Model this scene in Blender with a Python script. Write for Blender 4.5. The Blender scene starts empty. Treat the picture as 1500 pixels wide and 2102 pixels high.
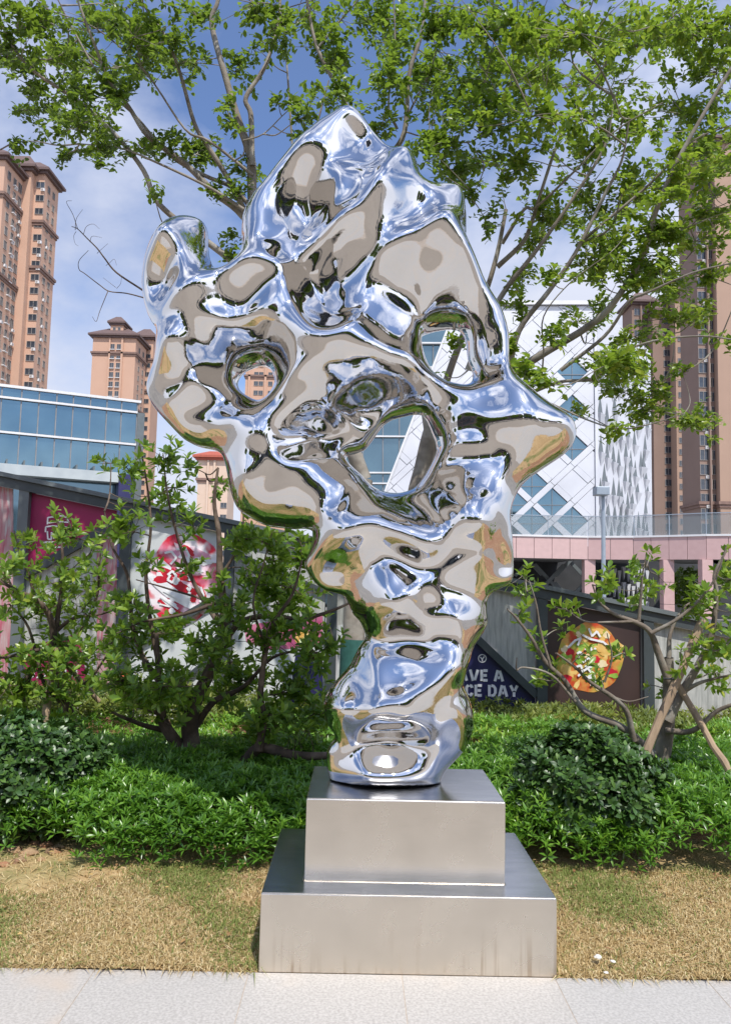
import bpy, math, random
import numpy as np
from mathutils import Vector, Matrix
R = math.radians
scene = bpy.context.scene
COL = scene.collection

# ------------------------------------------------------------------ camera
F_PX, CX, CY = 1640.0, 750.0, 1051.0          # focal length in photo pixels (1500 x 2102)
CAM_H = 1.55
PITCH, ROLL = R(5.2), R(1.27)
cd = bpy.data.cameras.new('camera')
cd.sensor_fit = 'VERTICAL'; cd.sensor_height = 24.0; cd.lens = 24.0 * F_PX / 2102.0
cd.clip_start = 0.05; cd.clip_end = 3000
cam = bpy.data.objects.new('camera', cd); COL.objects.link(cam)
RC = Matrix.Rotation(R(90) + PITCH, 4, 'X') @ Matrix.Rotation(ROLL, 4, 'Z')
cam.matrix_world = Matrix.Translation((0, 0, CAM_H)) @ RC
scene.camera = cam
RN = np.array(RC.to_3x3())

# ------------------------------------------------------------------ sky and sun
SUN_EL, SUN_AZ = R(56), R(18)                  # behind the camera, a little to the right
sun_dir = Vector((math.sin(SUN_AZ) * math.cos(SUN_EL), -math.cos(SUN_AZ) * math.cos(SUN_EL), math.sin(SUN_EL)))
w = bpy.data.worlds.new('World'); scene.world = w; w.use_nodes = True
nt = w.node_tree; nt.nodes.clear()
def N(t, **k):
    n = nt.nodes.new(t)
    for a, b in k.items(): setattr(n, a, b)
    return n
out = N('ShaderNodeOutputWorld'); bg = N('ShaderNodeBackground'); bg.inputs['Strength'].default_value = 0.125
sky = N('ShaderNodeTexSky', sky_type='NISHITA', sun_disc=False)
sky.sun_elevation = SUN_EL; sky.sun_rotation = R(180) - SUN_AZ
sky.air_density = 1.0; sky.dust_density = 0.6; sky.ozone_density = 2.2
tc = N('ShaderNodeTexCoord'); mp = N('ShaderNodeMapping'); mp.inputs['Scale'].default_value = (1.0, 1.0, 1.5)
mp.inputs['Location'].default_value = (0.35, 3.4, 0.2)
n1 = N('ShaderNodeTexNoise'); n1.inputs['Scale'].default_value = 1.9; n1.inputs['Detail'].default_value = 8; n1.inputs['Roughness'].default_value = 0.55
n1.inputs['Distortion'].default_value = 0.1
sep = N('ShaderNodeSeparateXYZ')
mr = N('ShaderNodeMapRange'); mr.inputs['From Min'].default_value = 0.0; mr.inputs['From Max'].default_value = 0.6
mr.inputs['To Min'].default_value = 0.24; mr.inputs['To Max'].default_value = -0.02
ad = N('ShaderNodeMath', operation='ADD')
rp = N('ShaderNodeValToRGB'); rp.color_ramp.elements[0].position = 0.47; rp.color_ramp.elements[1].position = 0.66
rp.color_ramp.elements[0].color = (.05, .05, .05, 1); rp.color_ramp.elements[1].color = (.92, .92, .92, 1)
mx = N('ShaderNodeMix', data_type='RGBA'); mx.inputs[7].default_value = (6.2, 6.4, 7.3, 1)
tint = N('ShaderNodeMix', data_type='RGBA', blend_type='MULTIPLY'); tint.inputs[0].default_value = 1.0
tint.inputs[7].default_value = (0.82, 0.98, 1.25, 1)
L = nt.links.new
L(tc.outputs['Generated'], mp.inputs['Vector']); L(mp.outputs['Vector'], n1.inputs['Vector'])
L(tc.outputs['Generated'], sep.inputs[0]); L(sep.outputs['Z'], mr.inputs['Value'])
L(n1.outputs['Fac'], ad.inputs[0]); L(mr.outputs[0], ad.inputs[1]); L(ad.outputs[0], rp.inputs['Fac'])
L(sky.outputs[0], tint.inputs[6]); L(tint.outputs[2], mx.inputs[6]); L(rp.outputs['Color'], mx.inputs[0])
# clouds nearer the sun's bearing scatter more light than those opposite it
vd = N('ShaderNodeVectorMath', operation='DOT_PRODUCT'); vd.inputs[1].default_value = tuple(sun_dir)
cm = N('ShaderNodeMapRange'); cm.inputs['From Min'].default_value = -0.2; cm.inputs['From Max'].default_value = 1.0; cm.inputs['To Min'].default_value = 0.95; cm.inputs['To Max'].default_value = 2.3
cs = N('ShaderNodeVectorMath', operation='SCALE'); cs.inputs[0].default_value = (5.9, 6.15, 7.1)
L(tc.outputs['Generated'], vd.inputs[0]); L(vd.outputs['Value'], cm.inputs['Value']); L(cm.outputs[0], cs.inputs['Scale']); L(cs.outputs[0], mx.inputs[7])
L(mx.outputs[2], bg.inputs['Color']); L(bg.outputs[0], out.inputs['Surface'])
sl = bpy.data.lights.new('sun', 'SUN'); sl.energy = 4.4; sl.angle = R(0.5); sl.color = (1.0, 0.955, 0.89)
so = bpy.data.objects.new('sun', sl); COL.objects.link(so)
so.rotation_euler = sun_dir.to_track_quat('Z', 'Y').to_euler()
so.location = (2, -6, 12)
vs = scene.view_settings
scene.display_settings.display_device = 'sRGB'
vs.view_transform = 'Standard'; vs.look = 'None'; vs.exposure = 0.15; vs.gamma = 1.0; vs.use_curve_mapping = False
try:
    scene.cycles.max_bounces = 10; scene.cycles.glossy_bounces = 6; scene.cycles.sample_clamp_indirect = 6.0
    scene.cycles.transparent_max_bounces = 8
except Exception: pass

# ------------------------------------------------------------------ helpers
rng = np.random.default_rng(7)
random.seed(11)
def P(px, py, Y):
    """world point on the vertical plane y = Y met by the line of sight through a photo pixel"""
    d = RN @ np.array([(px - CX) / F_PX, (CY - py) / F_PX, -1.0])
    t = Y / d[1]
    return np.array([d[0] * t, Y, CAM_H + d[2] * t])
def G(px, py, z=0.0):
    d = RN @ np.array([(px - CX) / F_PX, (CY - py) / F_PX, -1.0])
    t = (z - CAM_H) / d[2]
    return np.array([d[0] * t, d[1] * t, z])
def PX(p):
    v = RN.T @ (np.asarray(p, float) - np.array([0, 0, CAM_H]))
    return (CX + F_PX * v[0] / -v[2], CY - F_PX * v[1] / -v[2])
def tag(o, label=None, cat=None, group=None, kind=None):
    if label: o['label'] = label
    if cat: o['category'] = cat
    if group: o['group'] = group
    if kind: o['kind'] = kind
    return o
def empty(name, loc=(0, 0, 0), label=None, cat=None, group=None, rz=0):
    o = bpy.data.objects.new(name, None); COL.objects.link(o); o.location = loc; o.rotation_euler.z = rz
    return tag(o, label, cat, group)
def link(name, me, parent=None, loc=None, rot=None):
    o = bpy.data.objects.new(name, me); COL.objects.link(o)
    if parent is not None: o.parent = parent
    if loc is not None: o.location = loc
    if rot is not None: o.rotation_euler = rot
    return o
def off(V, parent):
    """world coordinates -> coordinates of an unrotated parent"""
    return V if parent is None else np.asarray(V, float) - np.array(parent_loc(parent))
def parent_loc(p):
    l = Vector((0, 0, 0))
    while p is not None:
        l = l + p.location; p = p.parent
    return l
def build(name, V, Fc, mat, parent=None, smooth=False, attr=None, world=True):
    """V (n,3) array, Fc: (m,k) array of equal polygons, linked as one mesh object"""
    V = np.asarray(V, np.float32)
    if world and parent is not None: V = (off(V, parent)).astype(np.float32)
    me = bpy.data.meshes.new(name)
    Fc = np.asarray(Fc, np.int32); m, k = Fc.shape
    me.vertices.add(len(V)); me.vertices.foreach_set('co', V.ravel())
    me.loops.add(m * k); me.loops.foreach_set('vertex_index', Fc.ravel())
    me.polygons.add(m); me.polygons.foreach_set('loop_start', np.arange(0, m * k, k, dtype=np.int32))
    me.polygons.foreach_set('loop_total', np.full(m, k, np.int32))
    if smooth: me.polygons.foreach_set('use_smooth', np.ones(m, bool))
    me.update(calc_edges=True)
    if attr is not None:
        a = me.attributes.new('tint', 'FLOAT', 'POINT'); a.data.foreach_set('value', np.asarray(attr, np.float32))
    for q in (mat if isinstance(mat, (list, tuple)) else [mat]): me.materials.append(q)
    return link(name, me, parent)
class MB:
    """collects boxes, prisms and tubes and links them as one mesh"""
    def __init__(s): s.v = []; s.f = []; s.m = []
    def add(s, V, Fs, mi=0):
        b = len(s.v); s.v += [tuple(map(float, q)) for q in V]
        for f in Fs: s.f.append(tuple(b + i for i in f)); s.m.append(mi)
    def box(s, lo, hi, mi=0):
        x0, y0, z0 = lo; x1, y1, z1 = hi
        s.add([(x0,y0,z0),(x1,y0,z0),(x1,y1,z0),(x0,y1,z0),(x0,y0,z1),(x1,y0,z1),(x1,y1,z1),(x0,y1,z1)],
              [(0,3,2,1),(4,5,6,7),(0,1,5,4),(1,2,6,5),(2,3,7,6),(3,0,4,7)], mi)
    def prism(s, poly, y0, y1, mi=0):
        """polygon in (x,z), extruded from y0 (front) to y1"""
        n = len(poly)
        ar = sum(poly[i][0]*poly[(i+1)%n][1]-poly[(i+1)%n][0]*poly[i][1] for i in range(n))
        if ar < 0: poly = poly[::-1]
        V = [(x, y0, z) for x, z in poly] + [(x, y1, z) for x, z in poly]
        s.add(V, [tuple(range(n)), tuple(range(2*n-1, n-1, -1))] + [(i, i+n, (i+1)%n+n, (i+1)%n) for i in range(n)], mi)
    def hexa(s, a, mi=0):
        """8 corners: bottom 4 ccw, top 4"""
        s.add(a, [(0,3,2,1),(4,5,6,7),(0,1,5,4),(1,2,6,5),(2,3,7,6),(3,0,4,7)], mi)
    def tube(s, pts, rad, n=8, mi=0):
        V, Q = tube_arrays(np.array(pts, float), np.array(rad, float) * np.ones(len(pts)), n)
        s.add(V, Q.tolist(), mi)
    def build(s, name, mat, parent=None, smooth=False, world=True, bevel=0):
        me = bpy.data.meshes.new(name)
        V = np.array(s.v, float)
        if world and parent is not None: V = off(V, parent)
        me.from_pydata([tuple(q) for q in V], [], s.f); me.update()
        mats = mat if isinstance(mat, (list, tuple)) else [mat]
        for q in mats: me.materials.append(q)
        if len(mats) > 1: me.polygons.foreach_set('material_index', s.m)
        if smooth: me.polygons.foreach_set('use_smooth', [True]*len(s.f))
        o = link(name, me, parent)
        if bevel:
            b = o.modifiers.new('bevel', 'BEVEL'); b.width = bevel; b.segments = 2; b.limit_method = 'ANGLE'
        return o
def smooth_path(pts, k=4):
    pts = np.asarray(pts, float); n = len(pts)
    if n < 3: return np.array([pts[0] + (pts[-1]-pts[0])*t for t in np.linspace(0, 1, k+1)])
    E = np.vstack([2*pts[0]-pts[1], pts, 2*pts[-1]-pts[-2]]); o = []
    for i in range(n-1):
        a, b, c, d = E[i:i+4]
        for t in np.linspace(0, 1, k, endpoint=False):
            o.append(.5*((2*b)+(-a+c)*t+(2*a-5*b+4*c-d)*t*t+(-a+3*b-3*c+d)*t**3))
    o.append(pts[-1]); return np.array(o)
def tube_arrays(p, r, n=6):
    t = np.gradient(p, axis=0); t /= np.linalg.norm(t, axis=1, keepdims=True) + 1e-9
    ref = np.array([0.31, 0.77, 0.21]); a = np.cross(t, ref); a /= np.linalg.norm(a, axis=1, keepdims=True) + 1e-9
    b = np.cross(t, a); th = np.linspace(0, 2*math.pi, n, endpoint=False)
    V = (p[:, None] + r[:, None, None]*(np.cos(th)[None, :, None]*a[:, None] + np.sin(th)[None, :, None]*b[:, None])).reshape(-1, 3)
    m = len(p); i = np.arange(m-1)[:, None]*n; j = np.arange(n)[None]
    Q = np.stack([i+j, i+(j+1) % n, i+n+(j+1) % n, i+n+j], -1).reshape(-1, 4)
    return V, Q
class Tubes:
    def __init__(s): s.V = []; s.Q = []; s.n = 0
    def add(s, p, r, n=6):
        V, Q = tube_arrays(np.asarray(p, float), np.asarray(r, float), n); s.V.append(V); s.Q.append(Q + s.n); s.n += len(V)
    def build(s, name, mat, parent=None):
        return build(name, np.vstack(s.V), np.vstack(s.Q), mat, parent, smooth=True)

# ------------------------------------------------------------------ materials
def material(name, c1, c2=None, rough=0.7, metal=0.0, scale=5.0, bump=0.0, bscale=None, spec=0.5, detail=6, stretch=(1,1,1), lo=.35, hi=.65, c3=None, s3=1.0, coat=0.0):
    m = bpy.data.materials.new(name); m.use_nodes = True; t = m.node_tree; b = t.nodes['Principled BSDF']
    b.inputs['Roughness'].default_value = rough; b.inputs['Metallic'].default_value = metal
    b.inputs['Specular IOR Level'].default_value = spec; b.inputs['Coat Weight'].default_value = coat
    tcn = t.nodes.new('ShaderNodeTexCoord'); mpn = t.nodes.new('ShaderNodeMapping'); mpn.inputs['Scale'].default_value = stretch
    t.links.new(tcn.outputs['Object'], mpn.inputs['Vector'])
    if c2 is None: c2 = tuple(x*0.82 for x in c1)
    nz = t.nodes.new('ShaderNodeTexNoise'); nz.inputs['Scale'].default_value = scale; nz.inputs['Detail'].default_value = detail
    t.links.new(mpn.outputs[0], nz.inputs['Vector'])
    cr = t.nodes.new('ShaderNodeValToRGB'); cr.color_ramp.elements[0].position = lo; cr.color_ramp.elements[1].position = hi
    cr.color_ramp.elements[0].color = (*c1, 1); cr.color_ramp.elements[1].color = (*c2, 1)
    t.links.new(nz.outputs['Fac'], cr.inputs['Fac']); col = cr.outputs['Color']
    if c3 is not None:
        nz3 = t.nodes.new('ShaderNodeTexNoise'); nz3.inputs['Scale'].default_value = s3; nz3.inputs['Detail'].default_value = 5
        t.links.new(mpn.outputs[0], nz3.inputs['Vector'])
        r3 = t.nodes.new('ShaderNodeValToRGB'); r3.color_ramp.elements[0].position = .5; r3.color_ramp.elements[1].position = .68
        t.links.new(nz3.outputs['Fac'], r3.inputs['Fac'])
        m3 = t.nodes.new('ShaderNodeMix'); m3.data_type = 'RGBA'; m3.inputs[7].default_value = (*c3, 1)
        t.links.new(r3.outputs['Color'], m3.inputs[0]); t.links.new(col, m3.inputs[6]); col = m3.outputs[2]
    t.links.new(col, b.inputs['Base Color'])
    if bump:
        nb = t.nodes.new('ShaderNodeTexNoise'); nb.inputs['Scale'].default_value = bscale or scale*4; nb.inputs['Detail'].default_value = 6
        t.links.new(mpn.outputs[0], nb.inputs['Vector'])
        bp = t.nodes.new('ShaderNodeBump'); bp.inputs['Strength'].default_value = 1.0; bp.inputs['Distance'].default_value = bump
        t.links.new(nb.outputs['Fac'], bp.inputs['Height']); t.links.new(bp.outputs[0], b.inputs['Normal'])
    return m
def leaf_material(name, stops, rough=0.4, trans=0.35, tcol=(.25,.42,.04), spec=0.5):
    m = bpy.data.materials.new(name); m.use_nodes = True; t = m.node_tree; b = t.nodes['Principled BSDF']
    at = t.nodes.new('ShaderNodeAttribute'); at.attribute_name = 'tint'
    cr = t.nodes.new('ShaderNodeValToRGB'); el = cr.color_ramp.elements
    while len(el) < len(stops): el.new(0.5)
    for e, (p, c) in zip(el, stops): e.position = p; e.color = (*c, 1)
    t.links.new(at.outputs['Fac'], cr.inputs['Fac']); t.links.new(cr.outputs['Color'], b.inputs['Base Color'])
    b.inputs['Roughness'].default_value = rough; b.inputs['Specular IOR Level'].default_value = spec
    tr = t.nodes.new('ShaderNodeBsdfTranslucent'); mc = t.nodes.new('ShaderNodeMix'); mc.data_type = 'RGBA'; mc.inputs[0].default_value = .5
    mc.inputs[7].default_value = (*tcol, 1); t.links.new(cr.outputs['Color'], mc.inputs[6]); t.links.new(mc.outputs[2], tr.inputs['Color'])
    ms = t.nodes.new('ShaderNodeMixShader'); ms.inputs[0].default_value = trans
    t.links.new(b.outputs[0], ms.inputs[1]); t.links.new(tr.outputs[0], ms.inputs[2])
    t.links.new(ms.outputs[0], t.nodes['Material Output'].inputs['Surface'])
    return m
# ================================================================== MIRROR SCULPTURE
Y0 = 3.82                                  # distance of the sculpture's middle plane
OUT = [(697,242),(720,247),(747,263),(773,293),(797,324),(806,327),(827,318),(843,323),(857,353),(863,378),(877,383),(905,379),(933,380),(945,388),(952,410),(955,453),(952,500),
 (963,540),(993,593),(1020,630),(1037,670),(1042,713),(1043,760),(1067,787),(1100,817),(1150,850),(1170,867),(1178,893),(1167,923),(1143,943),(1083,983),(1060,1010),
 (1047,1040),(1043,1067),(1048,1103),(1053,1147),(1053,1180),(1047,1197),(1007,1217),(998,1230),(997,1253),(998,1280),(987,1303),(968,1327),(963,1350),(950,1387),
 (947,1403),(960,1430),(968,1460),(970,1487),(960,1523),(947,1547),(916,1577),(903,1600),(895,1625),(690,1625),(678,1600),(672,1580),(670,1563),(671,1540),(681,1522),(692,1510),
 (675,1490),(663,1453),(667,1430),(680,1407),(703,1383),(720,1363),(737,1327),(752,1310),(748,1293),(738,1273),(722,1258),(708,1222),(667,1213),(643,1193),(623,1160),(630,1143),
 (640,1120),(645,1087),(600,1085),(550,1080),(523,1068),(493,1050),(480,1020),(470,977),(460,937),(443,923),(413,917),(380,903),(347,870),(313,830),(305,800),(312,773),
 (327,747),(328,720),(330,687),(320,673),(307,647),(297,610),(297,570),(307,527),(323,497),(347,470),(373,453),(397,451),(420,457),(426,473),(427,513),(436,547),(453,567),
 (470,571),(483,566),(497,547),(501,513),(498,480),(503,447),(520,417),(540,400),(563,367),(587,333),(607,313),(627,300),(647,270),(670,252)]
HOLES = [[(482,774),(494,752),(512,742),(535,739),(552,748),(562,768),(566,792),(556,815),(540,828),(516,818),(490,799)],
 [(864,690),(884,672),(915,664),(948,667),(960,700),(963,735),(974,765),(962,792),(933,790),(891,773),(872,738)],
 [(706,930),(750,918),(788,864),(830,850),(868,847),(887,880),(899,922),(868,982),(843,1006),(800,1012),(764,1000),(743,976),(718,952)]]
SKYR = [
 [(290,640),(290,570),(318,490),(370,445),(430,455),(434,520),(455,560),(480,565),(500,545),(495,450),(555,360),(620,290),(665,245),(700,235),(750,258),(805,322),(790,420),(765,475),(740,503),(710,515),(673,522),(647,540),(627,563),(600,583),(590,600),(478,600),(478,625),(455,635),(415,660),(380,660),(330,690)],
 [(800,322),(826,310),(860,345),(866,376),(938,374),(957,405),(960,455),(955,500),(998,590),(985,598),(943,557),(913,530),(903,515),(883,515),(817,555),(775,600),(790,560),(817,520),(767,547),(730,590),(755,545),(777,513),(817,433),(790,450),(765,475),(790,420)],
 [(593,607),(630,600),(667,620),(673,663),(690,693),(723,680),(737,647),(753,670),(723,710),(697,737),(650,743),(630,717),(610,683),(597,647)],
 [(883,492),(905,513),(850,535),(800,562),(775,600),(777,620),(800,637),(850,647),(850,687),(860,720),(880,760),(907,787),(953,800),(973,807),(1013,787),(1013,763),(1043,760),(1047,787),(1060,817),(1047,820),(1020,810),(973,817),(953,827),(913,803),(887,787),(860,750),(833,720),(810,700),(767,680),(743,687),(733,663),(703,640),(708,618),(750,575),(800,545),(850,510)],
 [(943,545),(1005,590),(1045,680),(1050,760),(1022,755),(1025,700),(1010,650),(985,620)],
 [(1047,767),(1060,770),(1100,810),(1178,866),(1182,888),(1143,880),(1100,864),(1067,853),(1053,820)],
 [(927,917),(953,913),(983,923),(1013,940),(1020,953),(1020,1013),(1010,1027),(987,1007),(963,1007),(933,1013),(913,1027),(900,997),(917,970)],
 [(925,1037),(957,1017),(983,1037),(1000,1063),(987,1056),(960,1042),(933,1046)],
 [(733,983),(757,1020),(783,1050),(813,1067),(843,1047),(873,1080),(897,1103),(893,1117),(873,1122),(847,1113),(810,1097),(783,1087),(763,1075),(733,1087),(700,1102),(667,1130),(633,1150),(630,1147),(667,1120),(687,1087),(707,1047),(720,1013),(725,985)],
 [(450,870),(480,883),(527,863),(560,827),(573,850),(610,855),(590,875),(567,890),(553,905),(573,940),(605,960),(650,950),(690,937),(722,952),(735,983),(713,966),(687,957),(647,971),(607,979),(578,960),(550,922),(533,903),(483,910),(463,920)],
 [(347,837),(387,813),(400,793),(430,780),(467,793),(500,830),(527,837),(513,857),(493,857),(467,837),(427,820),(393,826),(367,850),(350,857)],
 [(783,1160),(827,1170),(860,1170),(907,1153),(940,1155),(913,1182),(880,1206),(853,1222),(827,1229),(793,1237),(753,1256),(733,1253),(767,1233),(793,1210),(787,1187)],
 [(1004,1143),(1055,1147),(1057,1183),(1037,1193),(1010,1176)],
 [(780,1297),(833,1300),(863,1317),(877,1328),(827,1330),(797,1316)],
 [(757,1310),(780,1328),(820,1340),(900,1340),(940,1334),(944,1357),(907,1372),(867,1399),(813,1419),(763,1424),(727,1446),(728,1407),(738,1387),(752,1333)],
 [(743,1513),(813,1507),(867,1500),(880,1490),(893,1483),(897,1547),(870,1555),(840,1565),(813,1570),(787,1560),(763,1537)],
 [(660,1433),(680,1400),(713,1380),(727,1400),(707,1443),(677,1443)],
 [(927,1443),(950,1407),(972,1440),(974,1483),(947,1485),(927,1473)],
 [(675,1575),(713,1550),(740,1528),(767,1553),(813,1572),(880,1563),(896,1548),(896,1566),(863,1580),(833,1583),(793,1586),(767,1583),(713,1577)],
 [(347,693),(373,697),(400,710),(397,730),(360,720)]]
GNDR = [
 [(577,377),(593,360),(617,358),(647,367),(673,400),(687,427),(680,460),(647,490),(613,513),(580,530),(540,533),(557,487),(557,453),(563,420)],
 [(703,270),(727,260),(750,277),(777,313),(790,340),(770,343),(750,320),(717,310),(700,300)],
 [(308,583),(323,550),(347,527),(367,522),(383,540),(390,560),(380,583),(347,573),(320,573)],
 [(817,367),(833,353),(843,353),(847,377),(833,400),(823,387)],
 [(795,500),(817,443),(860,412),(872,440),(868,470),(830,505),(800,525)],
 [(750,1340),(787,1347),(833,1357),(880,1353),(840,1377),(767,1407),(740,1403)],
 [(780,1520),(800,1530),(790,1548),(770,1532)],[(830,1522),(855,1518),(850,1535),(835,1545)]]

RIDGES = [([(870,1195),(925,1275),(938,1390),(888,1488),(893,1600)], .075, 26), ([(742,1305),(775,1400),(735,1500),(765,1610)], .055, 24), ([(790,1230),(855,1290),(942,1352)], .05, 22), ([(840,1425),(800,1470),(740,1490)], .045, 20),([(950,400),(945,470),(900,508),(830,540),(770,590),(735,650)], .085, 30), ([(800,330),(790,430),(750,490),(690,530),(640,560),(600,590),(540,590),(480,595),(420,640),(345,685)], .08, 30),
 ([(840,335),(838,400),(810,450),(770,520),(735,560)], .06, 22), ([(690,255),(640,330),(560,400),(515,520),(490,580)], .06, 35), ([(775,640),(850,690),(885,775),(935,812),(1025,792),(1040,690),(1000,610),(905,512)], .07, 24),
 ([(1045,790),(1100,845),(1172,885)], .05, 30), ([(450,890),(525,870),(572,835),(640,790),(720,780)], .07, 26), ([(530,875),(560,920),(600,968),(690,945),(735,985),(765,1045),(830,1068),(900,1108)], .075, 24),
 ([(735,985),(715,1050),(640,1140)], .06, 26), ([(900,1108),(950,1035),(1010,1060),(1040,1160)], .05, 22), ([(630,1150),(700,1115),(765,1085),(840,1130)], .05, 26), ([(735,1258),(800,1228),(930,1158),(1000,1150)], .07, 26),
 ([(745,1305),(780,1335),(860,1345),(945,1352)], .05, 20), ([(728,1436),(800,1418),(900,1372),(950,1360)], .07, 24),
 ([(592,600),(620,680),(650,738),(712,728),(752,660)], .06, 22), ([(425,690),(475,695),(560,690),(615,750),(605,815),(540,860)], .06, 22), ([(330,560),(380,520),(405,600),(350,670)], .05, 20), ([(700,250),(760,290),(800,345)], .05, 20), ([(430,790),(390,830),(345,850)], .05, 20),
 ([(880,960),(930,920),(1010,945),(1015,1020)], .05, 22), ([(650,850),(720,880),(690,930)], .05, 20), ([(670,500),(700,440),(690,380)], .05, 20), ([(730,1180),(760,1140),(800,1180),(760,1240)], .05, 18)]

def field_maps():
    c = 0.008
    x0, x1 = -1.28, 1.24; z0, z1 = 0.5, 4.25
    nx, nz = int((x1-x0)/c)+1, int((z1-z0)/c)+1
    X, Z = np.meshgrid(x0+np.arange(nx)*c, z0+np.arange(nz)*c, indexing='ij')
    def poly(pts, k=1):
        q = np.array([P(a, b, Y0)[[0, 2]] for a, b in pts]); 
        if k > 1:
            E = np.vstack([q[-1], q, q[0], q[1]]); o = []
            for i in range(len(q)):
                a, b, cc, d = E[i:i+4]
                for t in np.linspace(0, 1, k, endpoint=False):
                    o.append(.5*((2*b)+(-a+cc)*t+(2*a-5*b+4*cc-d)*t*t+(-a+3*b-3*cc+d)*t**3))
            q = np.array(o)
        return q
    def inside(q):
        r = np.zeros(X.shape, bool); n = len(q)
        for i in range(n):
            (ax, az), (bx, bz) = q[i], q[(i+1) % n]
            if az == bz: continue
            cnd = ((az > Z) != (bz > Z)) & (X < (bx-ax)*(Z-az)/(bz-az)+ax); r ^= cnd
        return r
    def dist(q):
        d = np.full(X.shape, 9.0); n = len(q)
        for i in range(n):
            a, b = q[i], q[(i+1) % n]; e = b-a; L2 = e@e+1e-12
            t = np.clip(((X-a[0])*e[0]+(Z-a[1])*e[1])/L2, 0, 1)
            d = np.minimum(d, np.hypot(X-a[0]-t*e[0], Z-a[1]-t*e[1]))
        return d
    o = poly(OUT, 2); hs = [poly(h, 2) for h in HOLES]
    M = inside(o); D = dist(o)
    for h in hs: M &= ~inside(h); D = np.minimum(D, dist(h))
    def blur(A, s):
        k = int(3*s)+1; g = np.exp(-.5*(np.arange(-k, k+1)/s)**2); g /= g.sum()
        A = np.pad(A, k, mode='edge')
        A = sum(g[i]*A[i:i+A.shape[0]-2*k, :] for i in range(2*k+1))
        return sum(g[i]*A[:, i:i+A.shape[1]-2*k] for i in range(2*k+1))
    def cg(op, b, x, it):
        r = b-op(x); p = r.copy(); rs = (r*r).sum()
        for _ in range(it):
            Ap = op(p); al = rs/((p*Ap).sum()+1e-20); x += al*p; r -= al*Ap; rn = (r*r).sum()
            if rn < 1e-12: break
            p = r+(rn/rs)*p; rs = rn
        return x
    # thickness squared: screened membrane inflated inside the outline
    Lk = 0.105/c; kk = 1.0/Lk**2
    def lap(u):
        L_ = np.zeros_like(u)
        L_[1:-1, 1:-1] = u[2:, 1:-1]+u[:-2, 1:-1]+u[1:-1, 2:]+u[1:-1, :-2]-4*u[1:-1, 1:-1]
        return L_
    Mf = M.astype(float)
    u = cg(lambda u: Mf*(kk*u-lap(u*Mf)), Mf*kk, np.zeros_like(Mf), 400)*Mf
    tn = blur(rng.standard_normal(X.shape), .30/c/4); tn /= tn.std()
    tm = (0.265 - 0.095*np.clip((1.35-Z)/0.6, 0, 1))*(1+.16*np.tanh(tn)*np.clip((Z-.8)/.5, 0, 1))
    T2 = np.where(M, u, -D/0.105*1.0)*tm**2
    T2 = blur(T2, 1.3)
    # front relief: lean back where the photo mirrors the sky, lean forward where it mirrors the ground
    S = np.zeros(X.shape)
    hz = np.clip((Z-0.6)/3.0, 0, 1)
    s_g = -(0.16+0.30*hz); s_s = 0.85-0.25*hz
    S[:] = s_g
    for q in SKYR: S = np.where(inside(poly(q, 2)), s_s, S)
    for q in GNDR: S = np.where(inside(poly(q, 2)), s_g*1.5, S)
    S = .25*blur(S, 1.5)+.75*blur(S, 4.5)
    W = np.where(M, 1.0, 0.02)
    Wz = .5*(W[:, 1:]+W[:, :-1]); Wx = .5*(W[1:]+W[:-1])
    lam, k0 = 0.08, 0.0007
    KB = k0+0.012*np.exp(-D/0.035)
    def op(h):
        a = KB*W*h; d = Wz*(h[:, 1:]-h[:, :-1]); a[:, 1:] += d; a[:, :-1] -= d
        d = lam*Wx*(h[1:]-h[:-1]); a[1:] += d; a[:-1] -= d; return a
    sv = .5*(S[:, 1:]+S[:, :-1])*c; b = np.zeros_like(S); b[:, 1:] += Wz*sv; b[:, :-1] -= Wz*sv
    h = cg(op, b, np.zeros_like(S), 700)
    h -= h[M].mean(); h = 0.36*np.tanh(h/0.36)
    # bosses towards the viewer (negative) and funnels away from him
    for (a, b_, rx, ry, am, ro) in [(800,930,125,110,.10,0),(510,750,80,60,.075,-.3),(925,735,75,90,.08,.2),(625,435,55,75,.11,.4),(1100,900,80,60,-.035,.1),(790,770,120,42,-.085,.15),(690,905,50,45,.09,0),(520,1010,75,60,-.09,0),(840,1110,90,45,-.08,.3),
        (950,560,60,50,-.06,0),(715,285,60,50,-.05,0),(650,640,45,60,.07,-.3),(600,870,60,35,-.05,-.6),(740,850,45,30,.09,0),(690,560,80,35,.06,-.5),(370,520,45,70,-.05,0),(350,610,30,40,.05,0),(830,1310,80,35,.06,-.2),(820,1440,100,60,-.07,0),
        (700,1170,40,50,.06,.5),(960,1090,40,45,-.06,0),(1030,1165,20,24,.05,0),(380,740,50,40,-.05,.4),(430,840,60,35,.05,-.4),(640,900,45,35,.06,0),(870,440,45,55,.05,.3),(800,400,25,80,-.05,.5),(740,310,30,40,.07,.5),(800,1520,50,25,.06,0),(690,1430,30,40,-.07,0),(945,1450,30,45,-.07,0),(800,1500,55,30,.05,0),(790,1575,70,25,-.05,0),(890,1390,50,40,-.05,0),(560,1000,30,60,.05,.5)]:
        q = P(a, b_, Y0); k = Y0/F_PX; dx_, dz_ = X-q[0], -(Z-q[2]); u_ = (dx_*math.cos(ro)+dz_*math.sin(ro))/(rx*k); v_ = (-dx_*math.sin(ro)+dz_*math.cos(ro))/(ry*k)
        h = h+1.35*am*np.exp(-(u_*u_+v_*v_)**1.0)
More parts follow.
